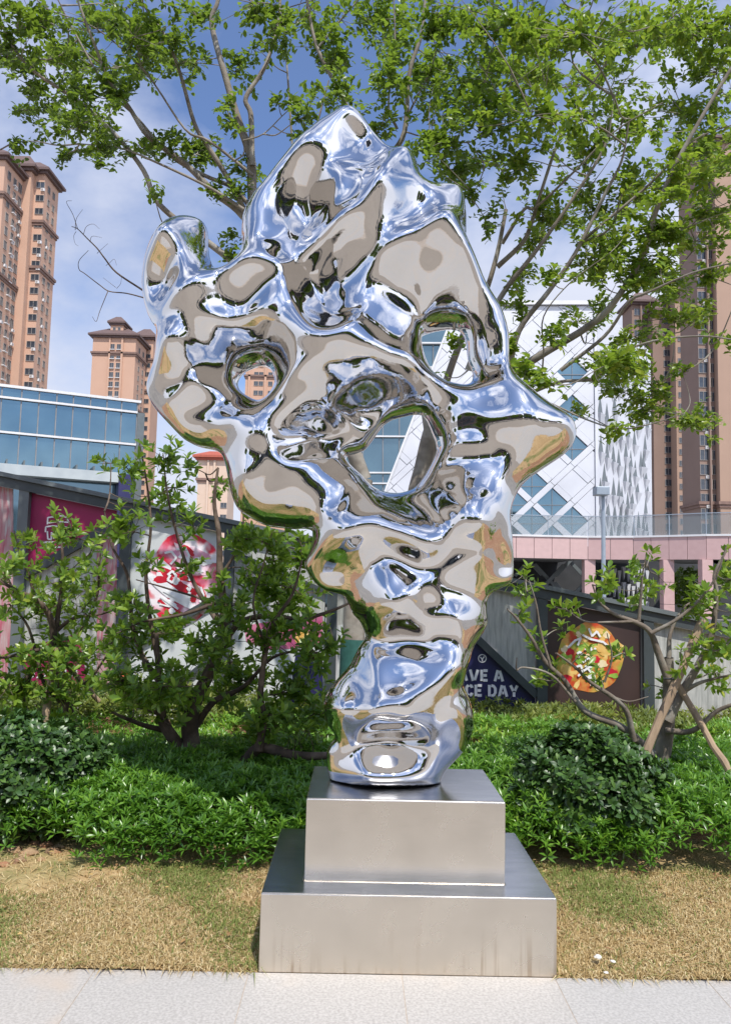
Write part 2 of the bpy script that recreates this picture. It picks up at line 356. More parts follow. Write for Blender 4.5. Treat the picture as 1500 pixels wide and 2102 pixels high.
    # crisp crests of the folds
    for rd, am, wd_ in RIDGES:
        q = np.array([P(a, b_, Y0)[[0, 2]] for a, b_ in rd])
        E = np.vstack([2*q[0]-q[1], q, 2*q[-1]-q[-2]]); o_ = []
        for i in range(len(q)-1):
            a, b_, cc, d = E[i:i+4]
            for t in np.linspace(0, 1, 4, endpoint=False): o_.append(.5*((2*b_)+(-a+cc)*t+(2*a-5*b_+4*cc-d)*t*t+(-a+3*b_-3*cc+d)*t**3))
        o_.append(q[-1]); o_ = np.array(o_); dd = np.full(X.shape, 9.0); ends = np.ones(X.shape)
        for i in range(len(o_)-1):
            a, b_ = o_[i], o_[i+1]; e = b_-a; t = np.clip(((X-a[0])*e[0]+(Z-a[1])*e[1])/(e@e+1e-12), 0, 1); dk = np.hypot(X-a[0]-t*e[0], Z-a[1]-t*e[1])
            f_ = (i+t)/(len(o_)-1); ends = np.where(dk < dd, np.minimum(1, np.minimum(f_, 1-f_)*5+.25), ends); dd = np.minimum(dd, dk)
        h = h-am*ends*np.exp(-np.sqrt(dd**2+.007**2)/(1.25*wd_*Y0/F_PX))
    h = h*(1-.7*np.exp(-D/0.045))
    # hammered, slightly wavy sheet
    for wl, am in ((0.21, .006), (0.11, .0018), (0.055, .0004)):
        nzv = blur(rng.standard_normal(X.shape), wl/c/4); nzv /= nzv.std(); h = h+am*nzv
    h = blur(h, 2.4)
    return dict(c=c, x0=x0, z0=z0, T=T2, h=h, nx=nx, nz=nz)

def surface_nets(fm):
    c = 0.011; x0, z0 = fm['x0']+.02, fm['z0']+.02
    nx = int((fm['nx']*fm['c']-.06)/c); nz = int((fm['nz']*fm['c']-.06)/c); y0 = Y0-.62; ny = int(1.24/c)
    G_ = {}
    for k in ('T', 'h'):
        A = fm[k]; gx, gz = np.gradient(A, fm['c']); G_[k] = (A, gx, gz)
    def samp(A, x, z):
        u = (x-fm['x0'])/fm['c']; v = (z-fm['z0'])/fm['c']
        i = np.clip(u.astype(int), 0, A.shape[0]-2); j = np.clip(v.astype(int), 0, A.shape[1]-2); a = u-i; b = v-j
        return (1-a)*(1-b)*A[i, j]+a*(1-b)*A[i+1, j]+(1-a)*b*A[i, j+1]+a*b*A[i+1, j+1]
    xs = x0+np.arange(nx)*c; ys = y0+np.arange(ny)*c; zs = z0+np.arange(nz)*c
    XX, ZZ = np.meshgrid(xs, zs, indexing='ij')
    T = samp(G_['T'][0], XX, ZZ); H = samp(G_['h'][0], XX, ZZ)+Y0
    def fl(f, z):  # flat foot on the plinth
        return np.minimum(f, (z-ZFOOT)*0.25)
    F = (T[:, None, :]-(ys[None, :, None]-H[:, None, :])**2).astype(np.float32)
    F = fl(F, zs[None, None, :].astype(np.float32))
    sg = F > 0
    cnt = np.zeros((nx-1, ny-1, nz-1), np.int8)
    for dx in (0, 1):
        for dy in (0, 1):
            for dz in (0, 1): cnt += sg[dx:nx-1+dx, dy:ny-1+dy, dz:nz-1+dz]
    act = (cnt > 0) & (cnt < 8); idx = np.full(cnt.shape, -1, np.int32); ii = np.argwhere(act); idx[act] = np.arange(len(ii))
    Ps = np.zeros((len(ii), 3)); nn = np.zeros(len(ii))
    cs = [(a, b, d) for a in (0, 1) for b in (0, 1) for d in (0, 1)]
    for p in cs:
        for ax in range(3):
            if p[ax]: continue
            q = list(p); q[ax] = 1
            fa = F[ii[:, 0]+p[0], ii[:, 1]+p[1], ii[:, 2]+p[2]]; fb = F[ii[:, 0]+q[0], ii[:, 1]+q[1], ii[:, 2]+q[2]]
            ok = (fa > 0) != (fb > 0); t = np.where(ok, fa/(fa-fb+1e-20), 0)
            pt = np.array(p, float)[None]+np.eye(3)[ax][None]*t[:, None]
            Ps[ok] += pt[ok]; nn[ok] += 1
    V = np.array([x0, y0, z0])+(ii+Ps/nn[:, None])*c
    quads = []
    for ax in range(3):
        o1, o2 = [a for a in range(3) if a != ax]
        sa = sg; sb = np.roll(sg, -1, ax); ch = sa != sb
        sl_ = [slice(1, -1)]*3; sub = np.zeros_like(ch); sub[tuple(sl_)] = ch[tuple(sl_)]
        e = np.argwhere(sub); s = sa[e[:, 0], e[:, 1], e[:, 2]]
        def g(d1, d2):
            k = e.copy(); k[:, o1] -= d1; k[:, o2] -= d2; return idx[k[:, 0], k[:, 1], k[:, 2]]
        Q = np.stack([g(1, 1), g(0, 1), g(0, 0), g(1, 0)], 1)
        fl_ = s if ax != 1 else ~s
        Q = np.where(fl_[:, None], Q, Q[:, ::-1]); quads.append(Q)
    Q = np.vstack(quads)
    def grad(V):
        t = samp(G_['T'][0], V[:, 0], V[:, 2]); h = samp(G_['h'][0], V[:, 0], V[:, 2])+Y0; dy = V[:, 1]-h
        gx = samp(G_['T'][1], V[:, 0], V[:, 2])+2*dy*samp(G_['h'][1], V[:, 0], V[:, 2])
        gz = samp(G_['T'][2], V[:, 0], V[:, 2])+2*dy*samp(G_['h'][2], V[:, 0], V[:, 2])
        return t-dy*dy, np.stack([gx, -2*dy, gz], 1)
    free = V[:, 2] > ZFOOT+.012
    for _ in range(3):
        f, g = grad(V); st = -f[:, None]*g/((g*g).sum(1)[:, None]+1e-4); ln = np.linalg.norm(st, axis=1, keepdims=True)
        st *= np.minimum(1, .008/(ln+1e-9)); V[free] += st[free]
    f, g = grad(V); Nn = -g/(np.linalg.norm(g, axis=1, keepdims=True)+1e-9)
    return V, Q, Nn, free
ZFOOT = 0.6425
# ================================================================== MATERIALS OF THE SETTING
M = {}
M['chrome'] = material('mirror_steel', (.73,.715,.70), (.69,.675,.66), rough=.03, metal=1, scale=3, bump=.0008, bscale=13)
M['granite'] = material('pale_granite', (.35,.33,.30), (.47,.445,.41), rough=.75, scale=95, bump=.0006, bscale=140, detail=3, c3=(.50,.43,.355), s3=1.6)
M['granite2'] = material('pale_granite_grey', (.345,.33,.305), (.46,.44,.41), rough=.75, scale=95, bump=.0006, bscale=140, detail=3, c3=(.34,.32,.30), s3=1.4)
M['granite3'] = material('pale_granite_stained', (.36,.335,.30), (.475,.445,.405), rough=.78, scale=90, bump=.0006, bscale=140, detail=3, c3=(.47,.39,.31), s3=2.2)
M['joint'] = material('joint_sand', (.36,.30,.245), (.44,.38,.31), rough=.95, scale=40)
M['soil'] = material('red_soil', (.36,.17,.085), (.24,.14,.08), rough=.95, scale=9, bump=.02, bscale=30, c3=(.42,.30,.17), s3=5)
M['ground'] = material('far_ground', (.28,.26,.23), (.20,.19,.17), rough=.9, scale=.4)
M['tower'] = material('tower_render', (.52,.33,.235), (.49,.305,.215), rough=.85, scale=.15, bump=.01, bscale=2)
M['tower2'] = material('tower_render_shade_brown', (.25,.17,.135), (.23,.155,.12), rough=.85, scale=.15)  # darkened so the right towers' shaded faces are in the colour; shop reuses it
M['tan'] = material('tan_render', (.60,.46,.36), (.57,.43,.33), rough=.85, scale=.3)
M['band'] = material('cornice_stone', (.17,.105,.085), (.22,.14,.11), rough=.8, scale=1.5)
M['tower3'] = material('tower_render_shade_tan_brown', (.36,.24,.175), (.33,.22,.16), rough=.85, scale=.15)  # lighter brown for right towers, shade still put into the colour
M['roofbrown'] = material('brown_roof_tile', (.10,.065,.06), (.14,.09,.08), rough=.7, scale=2, stretch=(1,1,6))
M['roofred'] = material('red_roof_tile', (.42,.10,.06), (.32,.08,.05), rough=.7, scale=2)
M['winglass'] = material('window_glass_dark', (.025,.033,.045), (.05,.06,.075), rough=.12, scale=1.2, spec=.7)
M['winframe'] = material('window_frame_grey', (.30,.27,.25), (.24,.22,.20), rough=.6, scale=3)
M['offwhite'] = material('offwhite_metal', (.66,.66,.66), (.60,.60,.60), rough=.5, scale=2)
M['panelw'] = material('white_cladding', (.62,.63,.66), (.58,.59,.62), rough=.45, scale=.6, c3=(.52,.53,.56), s3=.25)
M['jointdark'] = material('cladding_joint', (.22,.225,.235), (.18,.185,.19), rough=.8, scale=2)
M['blueglass'] = material('blue_facade_glass', (.13,.22,.27), (.11,.19,.24), rough=.03, scale=.5, spec=1.0, metal=.85)
M['blueglass2'] = material('blue_facade_glass_deep', (.10,.17,.21), (.08,.14,.18), rough=.06, scale=.5, spec=1.0, metal=.7)
M['pink'] = material('pink_granite_panel', (.50,.335,.32), (.47,.31,.295), rough=.6, scale=4, bump=.001, bscale=60)
M['pink2'] = material('pink_granite_panel_lit', (.54,.37,.35), (.50,.345,.325), rough=.6, scale=4)  # lit copy: brighter light on the frontal run put into the colour
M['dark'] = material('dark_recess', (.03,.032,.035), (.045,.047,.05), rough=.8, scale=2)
M['steel'] = material('dark_grey_painted_steel', (.042,.053,.057), (.058,.07,.074), rough=.42, scale=3, bump=.0004, bscale=60)
M['steel2'] = material('mid_grey_painted_steel', (.11,.13,.135), (.135,.155,.16), rough=.45, scale=3)
M['frost'] = material('frosted_streaky_glass', (.36,.37,.35), (.48,.48,.45), rough=.35, scale=7, stretch=(6,1,.7), c3=(.26,.27,.25), s3=3, bump=.003, bscale=30)
M['clearpanel'] = material('pale_glass_panel', (.58,.60,.60), (.50,.53,.53), rough=.15, scale=.8)
M['pole'] = material('grey_blue_pole', (.27,.32,.37), (.30,.35,.40), rough=.45, metal=.2, scale=6)
M['wood'] = material('weathered_timber_stake', (.36,.26,.17), (.24,.17,.11), rough=.85, scale=14, stretch=(1,1,.15), bump=.004, bscale=30)
M['bark'] = material('grey_bark', (.20,.165,.13), (.12,.095,.075), rough=.9, scale=12, bump=.006, bscale=30, c3=(.28,.26,.22), s3=6)
M['bark2'] = material('pale_grey_bark', (.27,.235,.19), (.16,.135,.11), rough=.85, scale=10, bump=.004, bscale=30, c3=(.34,.32,.28), s3=4)
M['barkd'] = material('brown_shrub_bark', (.10,.068,.048), (.055,.038,.028), rough=.9, scale=16, bump=.004, bscale=40, c3=(.2,.15,.11), s3=7)
M['wrap'] = material('green_trunk_wrap', (.02,.09,.075), (.03,.12,.10), rough=.8, scale=20)
M['white'] = material('white_print', (.78,.78,.78), (.74,.74,.75), rough=.5, scale=4)
M['magenta'] = material('magenta_poster', (.30,.012,.085), (.25,.01,.07), rough=.4, scale=2)
M['navy'] = material('navy_poster', (.018,.018,.075), (.024,.022,.09), rough=.4, scale=2)
M['redpr'] = material('red_print', (.55,.015,.03), (.45,.01,.03), rough=.4, scale=5)
M['brownposter'] = material('dark_brown_poster', (.045,.028,.027), (.06,.036,.033), rough=.4, scale=2)

# brushed steel of the plinth: soft broad reflection, rain streaks low down
def plinth_mat():
    m = bpy.data.materials.new('brushed_steel'); m.use_nodes = True; t = m.node_tree; b = t.nodes['Principled BSDF']
    n = t.nodes.new; l = t.links.new
    b.inputs['Metallic'].default_value = 1.0
    tcn = n('ShaderNodeTexCoord'); mp1 = n('ShaderNodeMapping'); mp1.inputs['Scale'].default_value = (3, 3, 160)
    l(tcn.outputs['Object'], mp1.inputs[0]); nz = n('ShaderNodeTexNoise'); nz.inputs['Scale'].default_value = 3; nz.inputs['Detail'].default_value = 4
    l(mp1.outputs[0], nz.inputs['Vector'])
    mp2 = n('ShaderNodeMapping'); mp2.inputs['Scale'].default_value = (38, 38, 1.1); l(tcn.outputs['Object'], mp2.inputs[0])
    st = n('ShaderNodeTexNoise'); st.inputs['Scale'].default_value = 1.0; st.inputs['Detail'].default_value = 3; l(mp2.outputs[0], st.inputs['Vector'])
    sr = n('ShaderNodeValToRGB'); sr.color_ramp.elements[0].position = .50; sr.color_ramp.elements[1].position = .62; l(st.outputs['Fac'], sr.inputs[0])
    big = n('ShaderNodeTexNoise'); big.inputs['Scale'].default_value = 2.6; big.inputs['Detail'].default_value = 3; l(tcn.outputs['Object'], big.inputs['Vector'])
    br = n('ShaderNodeValToRGB'); br.color_ramp.elements[0].position = .42; br.color_ramp.elements[1].position = .56; l(big.outputs['Fac'], br.inputs[0])
    sx = n('ShaderNodeSeparateXYZ'); l(tcn.outputs['Object'], sx.inputs[0])
    mrg = n('ShaderNodeMapRange'); mrg.inputs['From Min'].default_value = .20; mrg.inputs['From Max'].default_value = .02; l(sx.outputs['Z'], mrg.inputs['Value'])
    m1 = n('ShaderNodeMath'); m1.operation = 'MULTIPLY'; l(sr.outputs[0], m1.inputs[0]); l(br.outputs[0], m1.inputs[1])
    m2 = n('ShaderNodeMath'); m2.operation = 'MULTIPLY'; l(m1.outputs[0], m2.inputs[0]); l(mrg.outputs[0], m2.inputs[1])
    m3 = n('ShaderNodeMath'); m3.operation = 'MULTIPLY'; l(m2.outputs[0], m3.inputs[0]); m3.inputs[1].default_value = .6
    cm = n('ShaderNodeMix'); cm.data_type = 'RGBA'; cm.inputs[6].default_value = (.70, .645, .565, 1); cm.inputs[7].default_value = (.40, .31, .22, 1)
    l(m3.outputs[0], cm.inputs[0])
    cl = n('ShaderNodeTexNoise'); cl.inputs['Scale'].default_value = 4.5; cl.inputs['Detail'].default_value = 5; l(tcn.outputs['Object'], cl.inputs['Vector'])
    cm2 = n('ShaderNodeMix'); cm2.data_type = 'RGBA'; cm2.blend_type = 'MULTIPLY'; cm2.inputs[0].default_value = .35
    l(cm.outputs[2], cm2.inputs[6]); l(cl.outputs['Fac'], cm2.inputs[7])
    sc = n('ShaderNodeMix'); sc.data_type = 'RGBA'; sc.blend_type = 'MULTIPLY'; sc.inputs[0].default_value = 1; l(cm2.outputs[2], sc.inputs[6]); sc.inputs[7].default_value = (1.15,1.15,1.15,1)
    l(sc.outputs[2], b.inputs['Base Color'])
    mr2 = n('ShaderNodeMapRange'); mr2.inputs['To Min'].default_value = .22; mr2.inputs['To Max'].default_value = .32; l(cl.outputs['Fac'], mr2.inputs['Value']); l(mr2.outputs[0], b.inputs['Roughness'])
    bp = n('ShaderNodeBump'); bp.inputs['Distance'].default_value = .00025; l(nz.outputs['Fac'], bp.inputs['Height']); l(bp.outputs[0], b.inputs['Normal'])
    return m
M['brushed'] = plinth_mat()
M['topsteel'] = material('plate_steel', (.62,.63,.65), (.52,.53,.56), rough=.24, metal=1, scale=5, bump=.0004, bscale=9, stretch=(1,4,1))

# ================================================================== GROUND, PLAZA, PAVING
YAW = R(0.5)
EDGE_Y = 3.347                                   # far edge of the paving, flush with the plinth
def yaw(p):                                      # rotate about the plinth's front centre
    ox, oy = 0.208, EDGE_Y; c, s = math.cos(YAW), math.sin(YAW)
    x, y = p[0]-ox, p[1]-oy
    return (ox+c*x-s*y, oy+s*x+c*y, p[2])
g = MB(); g.box((-900, -900, -.9), (900, 1200, -.055)); tag(g.build('ground', M['ground']), kind='structure')
def plaza_mat():
    m = bpy.data.materials.new('plaza_paving'); m.use_nodes = True; t = m.node_tree; b = t.nodes['Principled BSDF']; n = t.nodes.new; l = t.links.new
    tcn = n('ShaderNodeTexCoord'); bk = n('ShaderNodeTexBrick'); bk.inputs['Scale'].default_value = 1.0
    bk.inputs['Color1'].default_value = (.27,.235,.19,1); bk.inputs['Color2'].default_value = (.255,.22,.18,1); bk.inputs['Mortar'].default_value = (.29,.245,.20,1)
    bk.inputs['Mortar Size'].default_value = .008; bk.inputs['Brick Width'].default_value = .6; bk.inputs['Row Height'].default_value = .3
    l(tcn.outputs['Object'], bk.inputs['Vector']); nz = n('ShaderNodeTexNoise'); nz.inputs['Scale'].default_value = .35; nz.inputs['Detail'].default_value = 8; l(tcn.outputs['Object'], nz.inputs['Vector'])
    cr = n('ShaderNodeValToRGB'); cr.color_ramp.elements[0].position = .3; cr.color_ramp.elements[0].color = (.95,.945,.94,1); cr.color_ramp.elements[1].position = .7; cr.color_ramp.elements[1].color = (1.05,1.05,1.05,1)
    l(nz.outputs['Fac'], cr.inputs[0]); mx_ = n('ShaderNodeMix'); mx_.data_type = 'RGBA'; mx_.blend_type = 'MULTIPLY'; mx_.inputs[0].default_value = 1
    l(bk.outputs['Color'], mx_.inputs[6]); l(cr.outputs[0], mx_.inputs[7]); l(mx_.outputs[2], b.inputs['Base Color']); b.inputs['Roughness'].default_value = .8
    return m
pl = MB(); pl.add([yaw(q) for q in [(-45,-34,-.004),(45,-34,-.004),(45,EDGE_Y-.012,-.004),(-45,EDGE_Y-.012,-.004)]]+[yaw(q) for q in [(-45,-34,-.05),(45,-34,-.05),(45,EDGE_Y-.012,-.05),(-45,EDGE_Y-.012,-.05)]],
 [(0,1,2,3),(7,6,5,4),(0,4,5,1),(1,5,6,2),(2,6,7,3),(3,7,4,0)]); tag(pl.build('plaza', plaza_mat()), kind='structure')
# granite slabs nearest to the plinth, every slab its own piece
pav = MB(); pav.box((-.5, -.5, 0), (.5, .5, .002))
pv = pav.build('pavement', M['joint']); pv.location = (0.208, EDGE_Y-1.45, -.0022); pv.scale = (9.6, 2.9, 1); tag(pv, kind='structure')
pv.scale = (1,1,1)
for v in pv.data.vertices: v.co.x *= 9.6; v.co.y *= 2.9
pv.rotation_euler.z = YAW
sb = MB(); sb.box((0.002, 0.002, 0), (.608, .448, .012))
slabs = []
for k, mm in enumerate(('granite', 'granite2', 'granite3')):
    o = sb.build('paving_slab', M[mm], world=False, bevel=0.0); slabs.append(o.data)
    bpy.data.objects.remove(o)
SX = G(832, 2010)[0]; SX = SX - 0.208
for j in range(6):
    for i in range(-7, 8):
        o = link('paving_slab', slabs[int(rng.choice([0, 0, 1, 2]))], pv)
        o.location = (SX + i*.61, 1.45 - .45*(j+1), -.0088 + rng.uniform(-.0007, .0007))
# ================================================================== PLINTH
pe = empty('plinth', (0.208, EDGE_Y, 0), 'two-step brushed stainless steel plinth carrying the mirror sculpture', 'plinth', rz=YAW)
a0 = G(530, 1998)[0]; a1 = G(1141.5, 2005.5)[0]
PXC = .208; b_lo = P(625, 1807, EDGE_Y+.135); b_hi = P(1037, 1820, EDGE_Y+.135)
H1 = .304; H2 = ZFOOT
lw = MB(); lw.box((a0-PXC, .0, 0), (a1-PXC, .855, H1)); o = lw.build('lower_step', M['brushed'], pe, world=False, bevel=.004)
tp = MB(); tp.box((a0-PXC+.004, .004, H1+.0005), (a1-PXC-.004, .851, H1+.003)); tp.build('lower_top_plate', M['topsteel'], pe, world=False)
uw = MB(); uw.box((b_lo[0]-PXC, .135, H1), (b_hi[0]-PXC, .735, H2)); o = uw.build('upper_step', M['brushed'], pe, world=False, bevel=.004)
tp = MB(); tp.box((b_lo[0]-PXC+.004, .139, H2+.0005), (b_hi[0]-PXC-.004, .731, H2+.003)); tp.build('upper_top_plate', M['topsteel'], pe, world=False)
wd = MB()
x0_, x1_ = b_lo[0]-PXC, b_hi[0]-PXC
wd.tube([(x0_-.002,.13,H1+.001),(x1_+.004,.13,H1+.001)], .003, 6); wd.tube([(x1_+.003,.13,H1+.001),(x1_+.003,.735,H1+.001)], .003, 6); wd.tube([(x0_-.003,.13,H1+.001),(x0_-.003,.735,H1+.001)], .005, 6)
wd.build('weld_bead', M['brushed'], pe, smooth=True, world=False)

# ================================================================== SCULPTURE
fm = field_maps()
V, Q, Nn, free = surface_nets(fm)
sc_ = bpy.data.meshes.new('mirror_sculpture')
sc_.vertices.add(len(V)); sc_.vertices.foreach_set('co', (V-np.array([0, Y0, ZFOOT])).astype(np.float32).ravel())
m_ = len(Q); sc_.loops.add(4*m_); sc_.loops.foreach_set('vertex_index', Q.astype(np.int32).ravel())
sc_.polygons.add(m_); sc_.polygons.foreach_set('loop_start', np.arange(0, 4*m_, 4, dtype=np.int32)); sc_.polygons.foreach_set('loop_total', np.full(m_, 4, np.int32))
sc_.polygons.foreach_set('use_smooth', np.ones(m_, bool)); sc_.update(calc_edges=True)
sc_.materials.append(M['chrome'])
Nn[~free] = (0, 0, -1)
sc_.normals_split_custom_set_from_vertices([tuple(q) for q in Nn])
sc = link('abstract_sculpture', sc_); sc.location = (0, Y0, ZFOOT)
tag(sc, 'tall polished mirror steel abstract sculpture with pierced flowing form on the stepped plinth', 'sculpture')
print('sculpture verts', len(V), 'foot x', V[~free][:, 0].min() if (~free).any() else None)
# ================================================================== BUILDINGS
def pxz(px, py, Y): q = P(px, py, Y); return (q[0], q[2])
def boxmesh(name, lo, hi, mat):
    b = MB(); b.box(lo, hi); o = b.build(name, mat, world=False); me = o.data; bpy.data.objects.remove(o); return me
def window_mesh(wd_, ht, style=0):
    """window lying in the xz plane, centred, front towards -y; frame proud, pane set back in it"""
    b = MB(); t = .09; d = .16
    b.box((-wd_/2, -d, -ht/2), (wd_/2, 0.0, -ht/2+t), 0); b.box((-wd_/2, -d, ht/2-t), (wd_/2, 0.0, ht/2), 0)
    b.box((-wd_/2, -d, -ht/2+t), (-wd_/2+t, 0.0, ht/2-t), 0); b.box((wd_/2-t, -d, -ht/2+t), (wd_/2, 0.0, ht/2-t), 0)
    b.box((-.04, -d+.02, -ht/2+t), (.04, -.07, ht/2-t), 0)
    if style: b.box((-wd_/2-.12, -.5, -ht/2-.18), (wd_/2+.12, 0, -ht/2-.003), 2)
    b.box((-wd_/2+t, -.06, -ht/2+t), (wd_/2-t, 0.0, ht/2-t), 1)
    o = b.build('window', [M['winframe'], M['winglass'], M['offwhite']], world=False); me = o.data; bpy.data.objects.remove(o); return me
WM = {}
def window(parent, x, y, z, w_, h_, rz=0, style=0, name='window'):
    k = (round(w_, 1), round(h_, 1), style)
    if k not in WM: WM[k] = window_mesh(k[0], k[1], style)
    o = link(name, WM[k], parent, Vector((x, y, z))-parent_loc(parent), (0, 0, rz))
    if name == 'window' and y < 180 and random.random() < .3:
        if 'ac' not in WM:
            b = MB(); b.box((-.42, -.42, -.3), (.42, -.02, .3), 0); b.box((-.3, -.435, -.22), (.14, -.421, .22), 1)
            q = b.build('air_conditioner', [M['offwhite'], M['winframe']], world=False); WM['ac'] = q.data; bpy.data.objects.remove(q)
        d = Matrix.Rotation(rz, 3, 'Z') @ Vector((k[0]*.5-.3, 0, -k[1]*.5-.42))
        link('air_conditioner', WM['ac'], parent, Vector((x, y, z))+d-parent_loc(parent), (0, 0, rz))
    return o
def tower(name, label, Y, blocks, matw, group=None):
    """blocks: dicts with front px range, Y, depth, top py, window columns [(px or side offset, width, height, style)], bands"""
    root = empty(name, (P(blocks[0]['px'][0], 1200, Y)[0], Y, -.05), label, 'apartment tower', group)
    for bl in blocks:
        y = bl['Y']; pr = bl.get('pr', bl['top']); x0 = P(bl['px'][0], bl['top'], y)[0]; x1 = P(bl['px'][1], bl['top'], y)[0]; zt = P(.5*(bl['px'][0]+bl['px'][1]), bl['top'], y)[2]
        b = MB(); b.box((x0, y, -.05), (x1, y+bl['d'], zt)); b.build('wall', M[matw if not bl.get('mat') else bl['mat']], root)
        # roof: overhanging eave and a low hip
        if bl.get('roof', True):
            e = bl.get('eave', 1.3); rh = bl.get('rh', 3.0); b = MB()
            b.box((x0-e, y-e, zt+.01), (x1+e, y+bl['d']+e, zt+.55))
            b.box((x0-e*.5, y-e*.5, zt-.6), (x1+e*.5, y+bl['d']+e*.5, zt-.002))
            i = min(x1-x0, bl['d'])*.30
            b.hexa([(x0-e,y-e,zt+.56),(x1+e,y-e,zt+.56),(x1+e,y+bl['d']+e,zt+.56),(x0-e,y+bl['d']+e,zt+.56),
                    (x0+i,y+i,zt+.56+rh),(x1-i,y+i,zt+.56+rh),(x1-i,y+bl['d']-i,zt+.56+rh),(x0+i,y+bl['d']-i,zt+.56+rh)])
            b.build('roof', M[bl.get('roofmat', 'roofbrown')], root)
        st = bl.get('st', 3.0)
        for bz in bl.get('bands', []):
            b = MB(); z = P(bl['px'][0], bz, y)[2]
            b.box((x0-.5, y-.5, z-.5), (x1+.5, y+bl['d']+.5, z+.1)); b.box((x0-.25, y-.25, z-1.1), (x1+.25, y+bl['d']+.25, z-.503)); b.build('cornice_band', M['band'], root)
        for (side, pos, ww, wh, sty) in bl.get('win', []):
            nfl = int(bl.get('n', 26)); ztop = zt-bl.get('first', 2.6)
            for f in range(nfl):
                z = ztop-f*st
                if z < 2: break
                if side == 'F': window(root, P(pos, bl['top'], y)[0], y-.003, z, ww, wh, 0, sty)
                elif side == 'R': window(root, x1+.003, y+pos, z, ww, wh, R(90), sty)
                elif side == 'L': window(root, x0-.003, y+pos, z, ww, wh, R(-90), sty)
        for (pa, pb, dp) in bl.get('pil', []):
            b = MB(); b.box((P(pa, bl['top'], y)[0], y-dp, -.05), (P(pb, bl['top'], y)[0], y-.002, zt-.7)); b.build('pilaster', M[matw], root)
    return root
tower('apartment_tower', 'tall terracotta apartment tower at the left edge of the view, highest of the left towers', 164, [
 dict(px=(-105, 12), Y=164, d=9, top=322, win=[('R', 2.2, 1.3, 1.9, 0), ('R', 5.0, 1.2, 1.7, 1), ('R', 7.6, 1.6, 2.1, 0)], bands=[392, 556], st=3.1, n=20, first=3),
 dict(px=(-70, 66), Y=173, d=3.4, top=345, win=[], bands=[]),
 dict(px=(10, 94), Y=175, d=8.0, top=352, win=[('F', 86, 1.9, 1.5, 0), ('R', 2.4, 1.2, 1.6, 0), ('R', 5.2, 1.2, 1.6, 0)], bands=[452, 546], st=3.1, n=20, first=3.2, pil=[(63, 73, .7)])], 'tower')
tower('apartment_tower', 'terracotta apartment tower with a small roof pavilion between the left tower and the sculpture', 245, [
 dict(px=(192, 280), Y=245, d=12, top=690, win=[('F', 233, 1.3, 1.7, 1), ('F', 246, 1.3, 1.7, 1), ('R', 4, 1.3, 1.7, 0), ('R', 8.5, 1.3, 1.7, 0)], bands=[722, 832], st=3.0, n=22, first=3.4, pil=[(226, 229, .5), (251, 255, .5)]),
 dict(px=(228, 254), Y=247, d=6, top=664, rh=2.0, eave=.9, win=[('F', 236, .9, 1.2, 0), ('F', 246, .9, 1.2, 0)], n=1, first=1.8),
 dict(px=(282, 316), Y=258, d=9, top=694, win=[('F', 305, 2.2, 1.5, 0)], bands=[736, 800], st=3.0, n=24, first=3.2, pil=[(290, 296, .5)])], 'tower')
tower('apartment_tower', 'terracotta apartment tower seen through the small round hole of the sculpture', 250, [
 dict(px=(509, 600), Y=250, d=12, top=640, win=[('F', 531, 1.4, 1.5, 0), ('F', 541, 1.4, 1.5, 0), ('F', 560, 1.4, 1.5, 0), ('F', 585, 1.4, 1.5, 0)], bands=[700, 770], st=3.0, n=22, pil=[(515, 519, .5), (548, 552, .5)])], 'tower')
tower('red_roofed_building', 'pale tan building with a small red roof showing left below the sculpture', 200, [
 dict(px=(408, 470), Y=200, d=10, top=940, roofmat='roofred', mat='tan', rh=1.5, win=[('F', 463, 1.6, 1.4, 0)], bands=[982], n=10, first=12, pil=[(427, 431, .5), (440, 444, .5)])], 'tan')
tower('apartment_tower', 'shade-toned brown apartment tower right of the white diamond-patterned building', 205, [
 dict(px=(1296, 1338), Y=212, d=8, top=622, win=[('F', 1306, 1.5, 1.9, 0), ('F', 1322, 1.5, 1.9, 0)], st=3.0, n=24, pil=[(1312, 1315, .6)]),
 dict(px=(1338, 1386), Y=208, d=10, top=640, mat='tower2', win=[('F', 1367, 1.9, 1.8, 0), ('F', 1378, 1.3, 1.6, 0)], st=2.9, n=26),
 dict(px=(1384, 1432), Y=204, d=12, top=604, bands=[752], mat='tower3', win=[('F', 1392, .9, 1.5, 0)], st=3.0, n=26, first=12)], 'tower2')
tower('apartment_tower', 'nearest and tallest shade-toned brown apartment tower at the right edge behind the leaves', 158, [
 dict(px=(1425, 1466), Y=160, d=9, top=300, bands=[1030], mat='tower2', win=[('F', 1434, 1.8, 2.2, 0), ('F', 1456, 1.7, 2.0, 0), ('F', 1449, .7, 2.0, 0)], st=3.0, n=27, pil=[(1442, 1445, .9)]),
 dict(px=(1464, 1600), Y=158, d=12, top=290, bands=[1030], mat='tower3', win=[], st=3)], 'tower2')

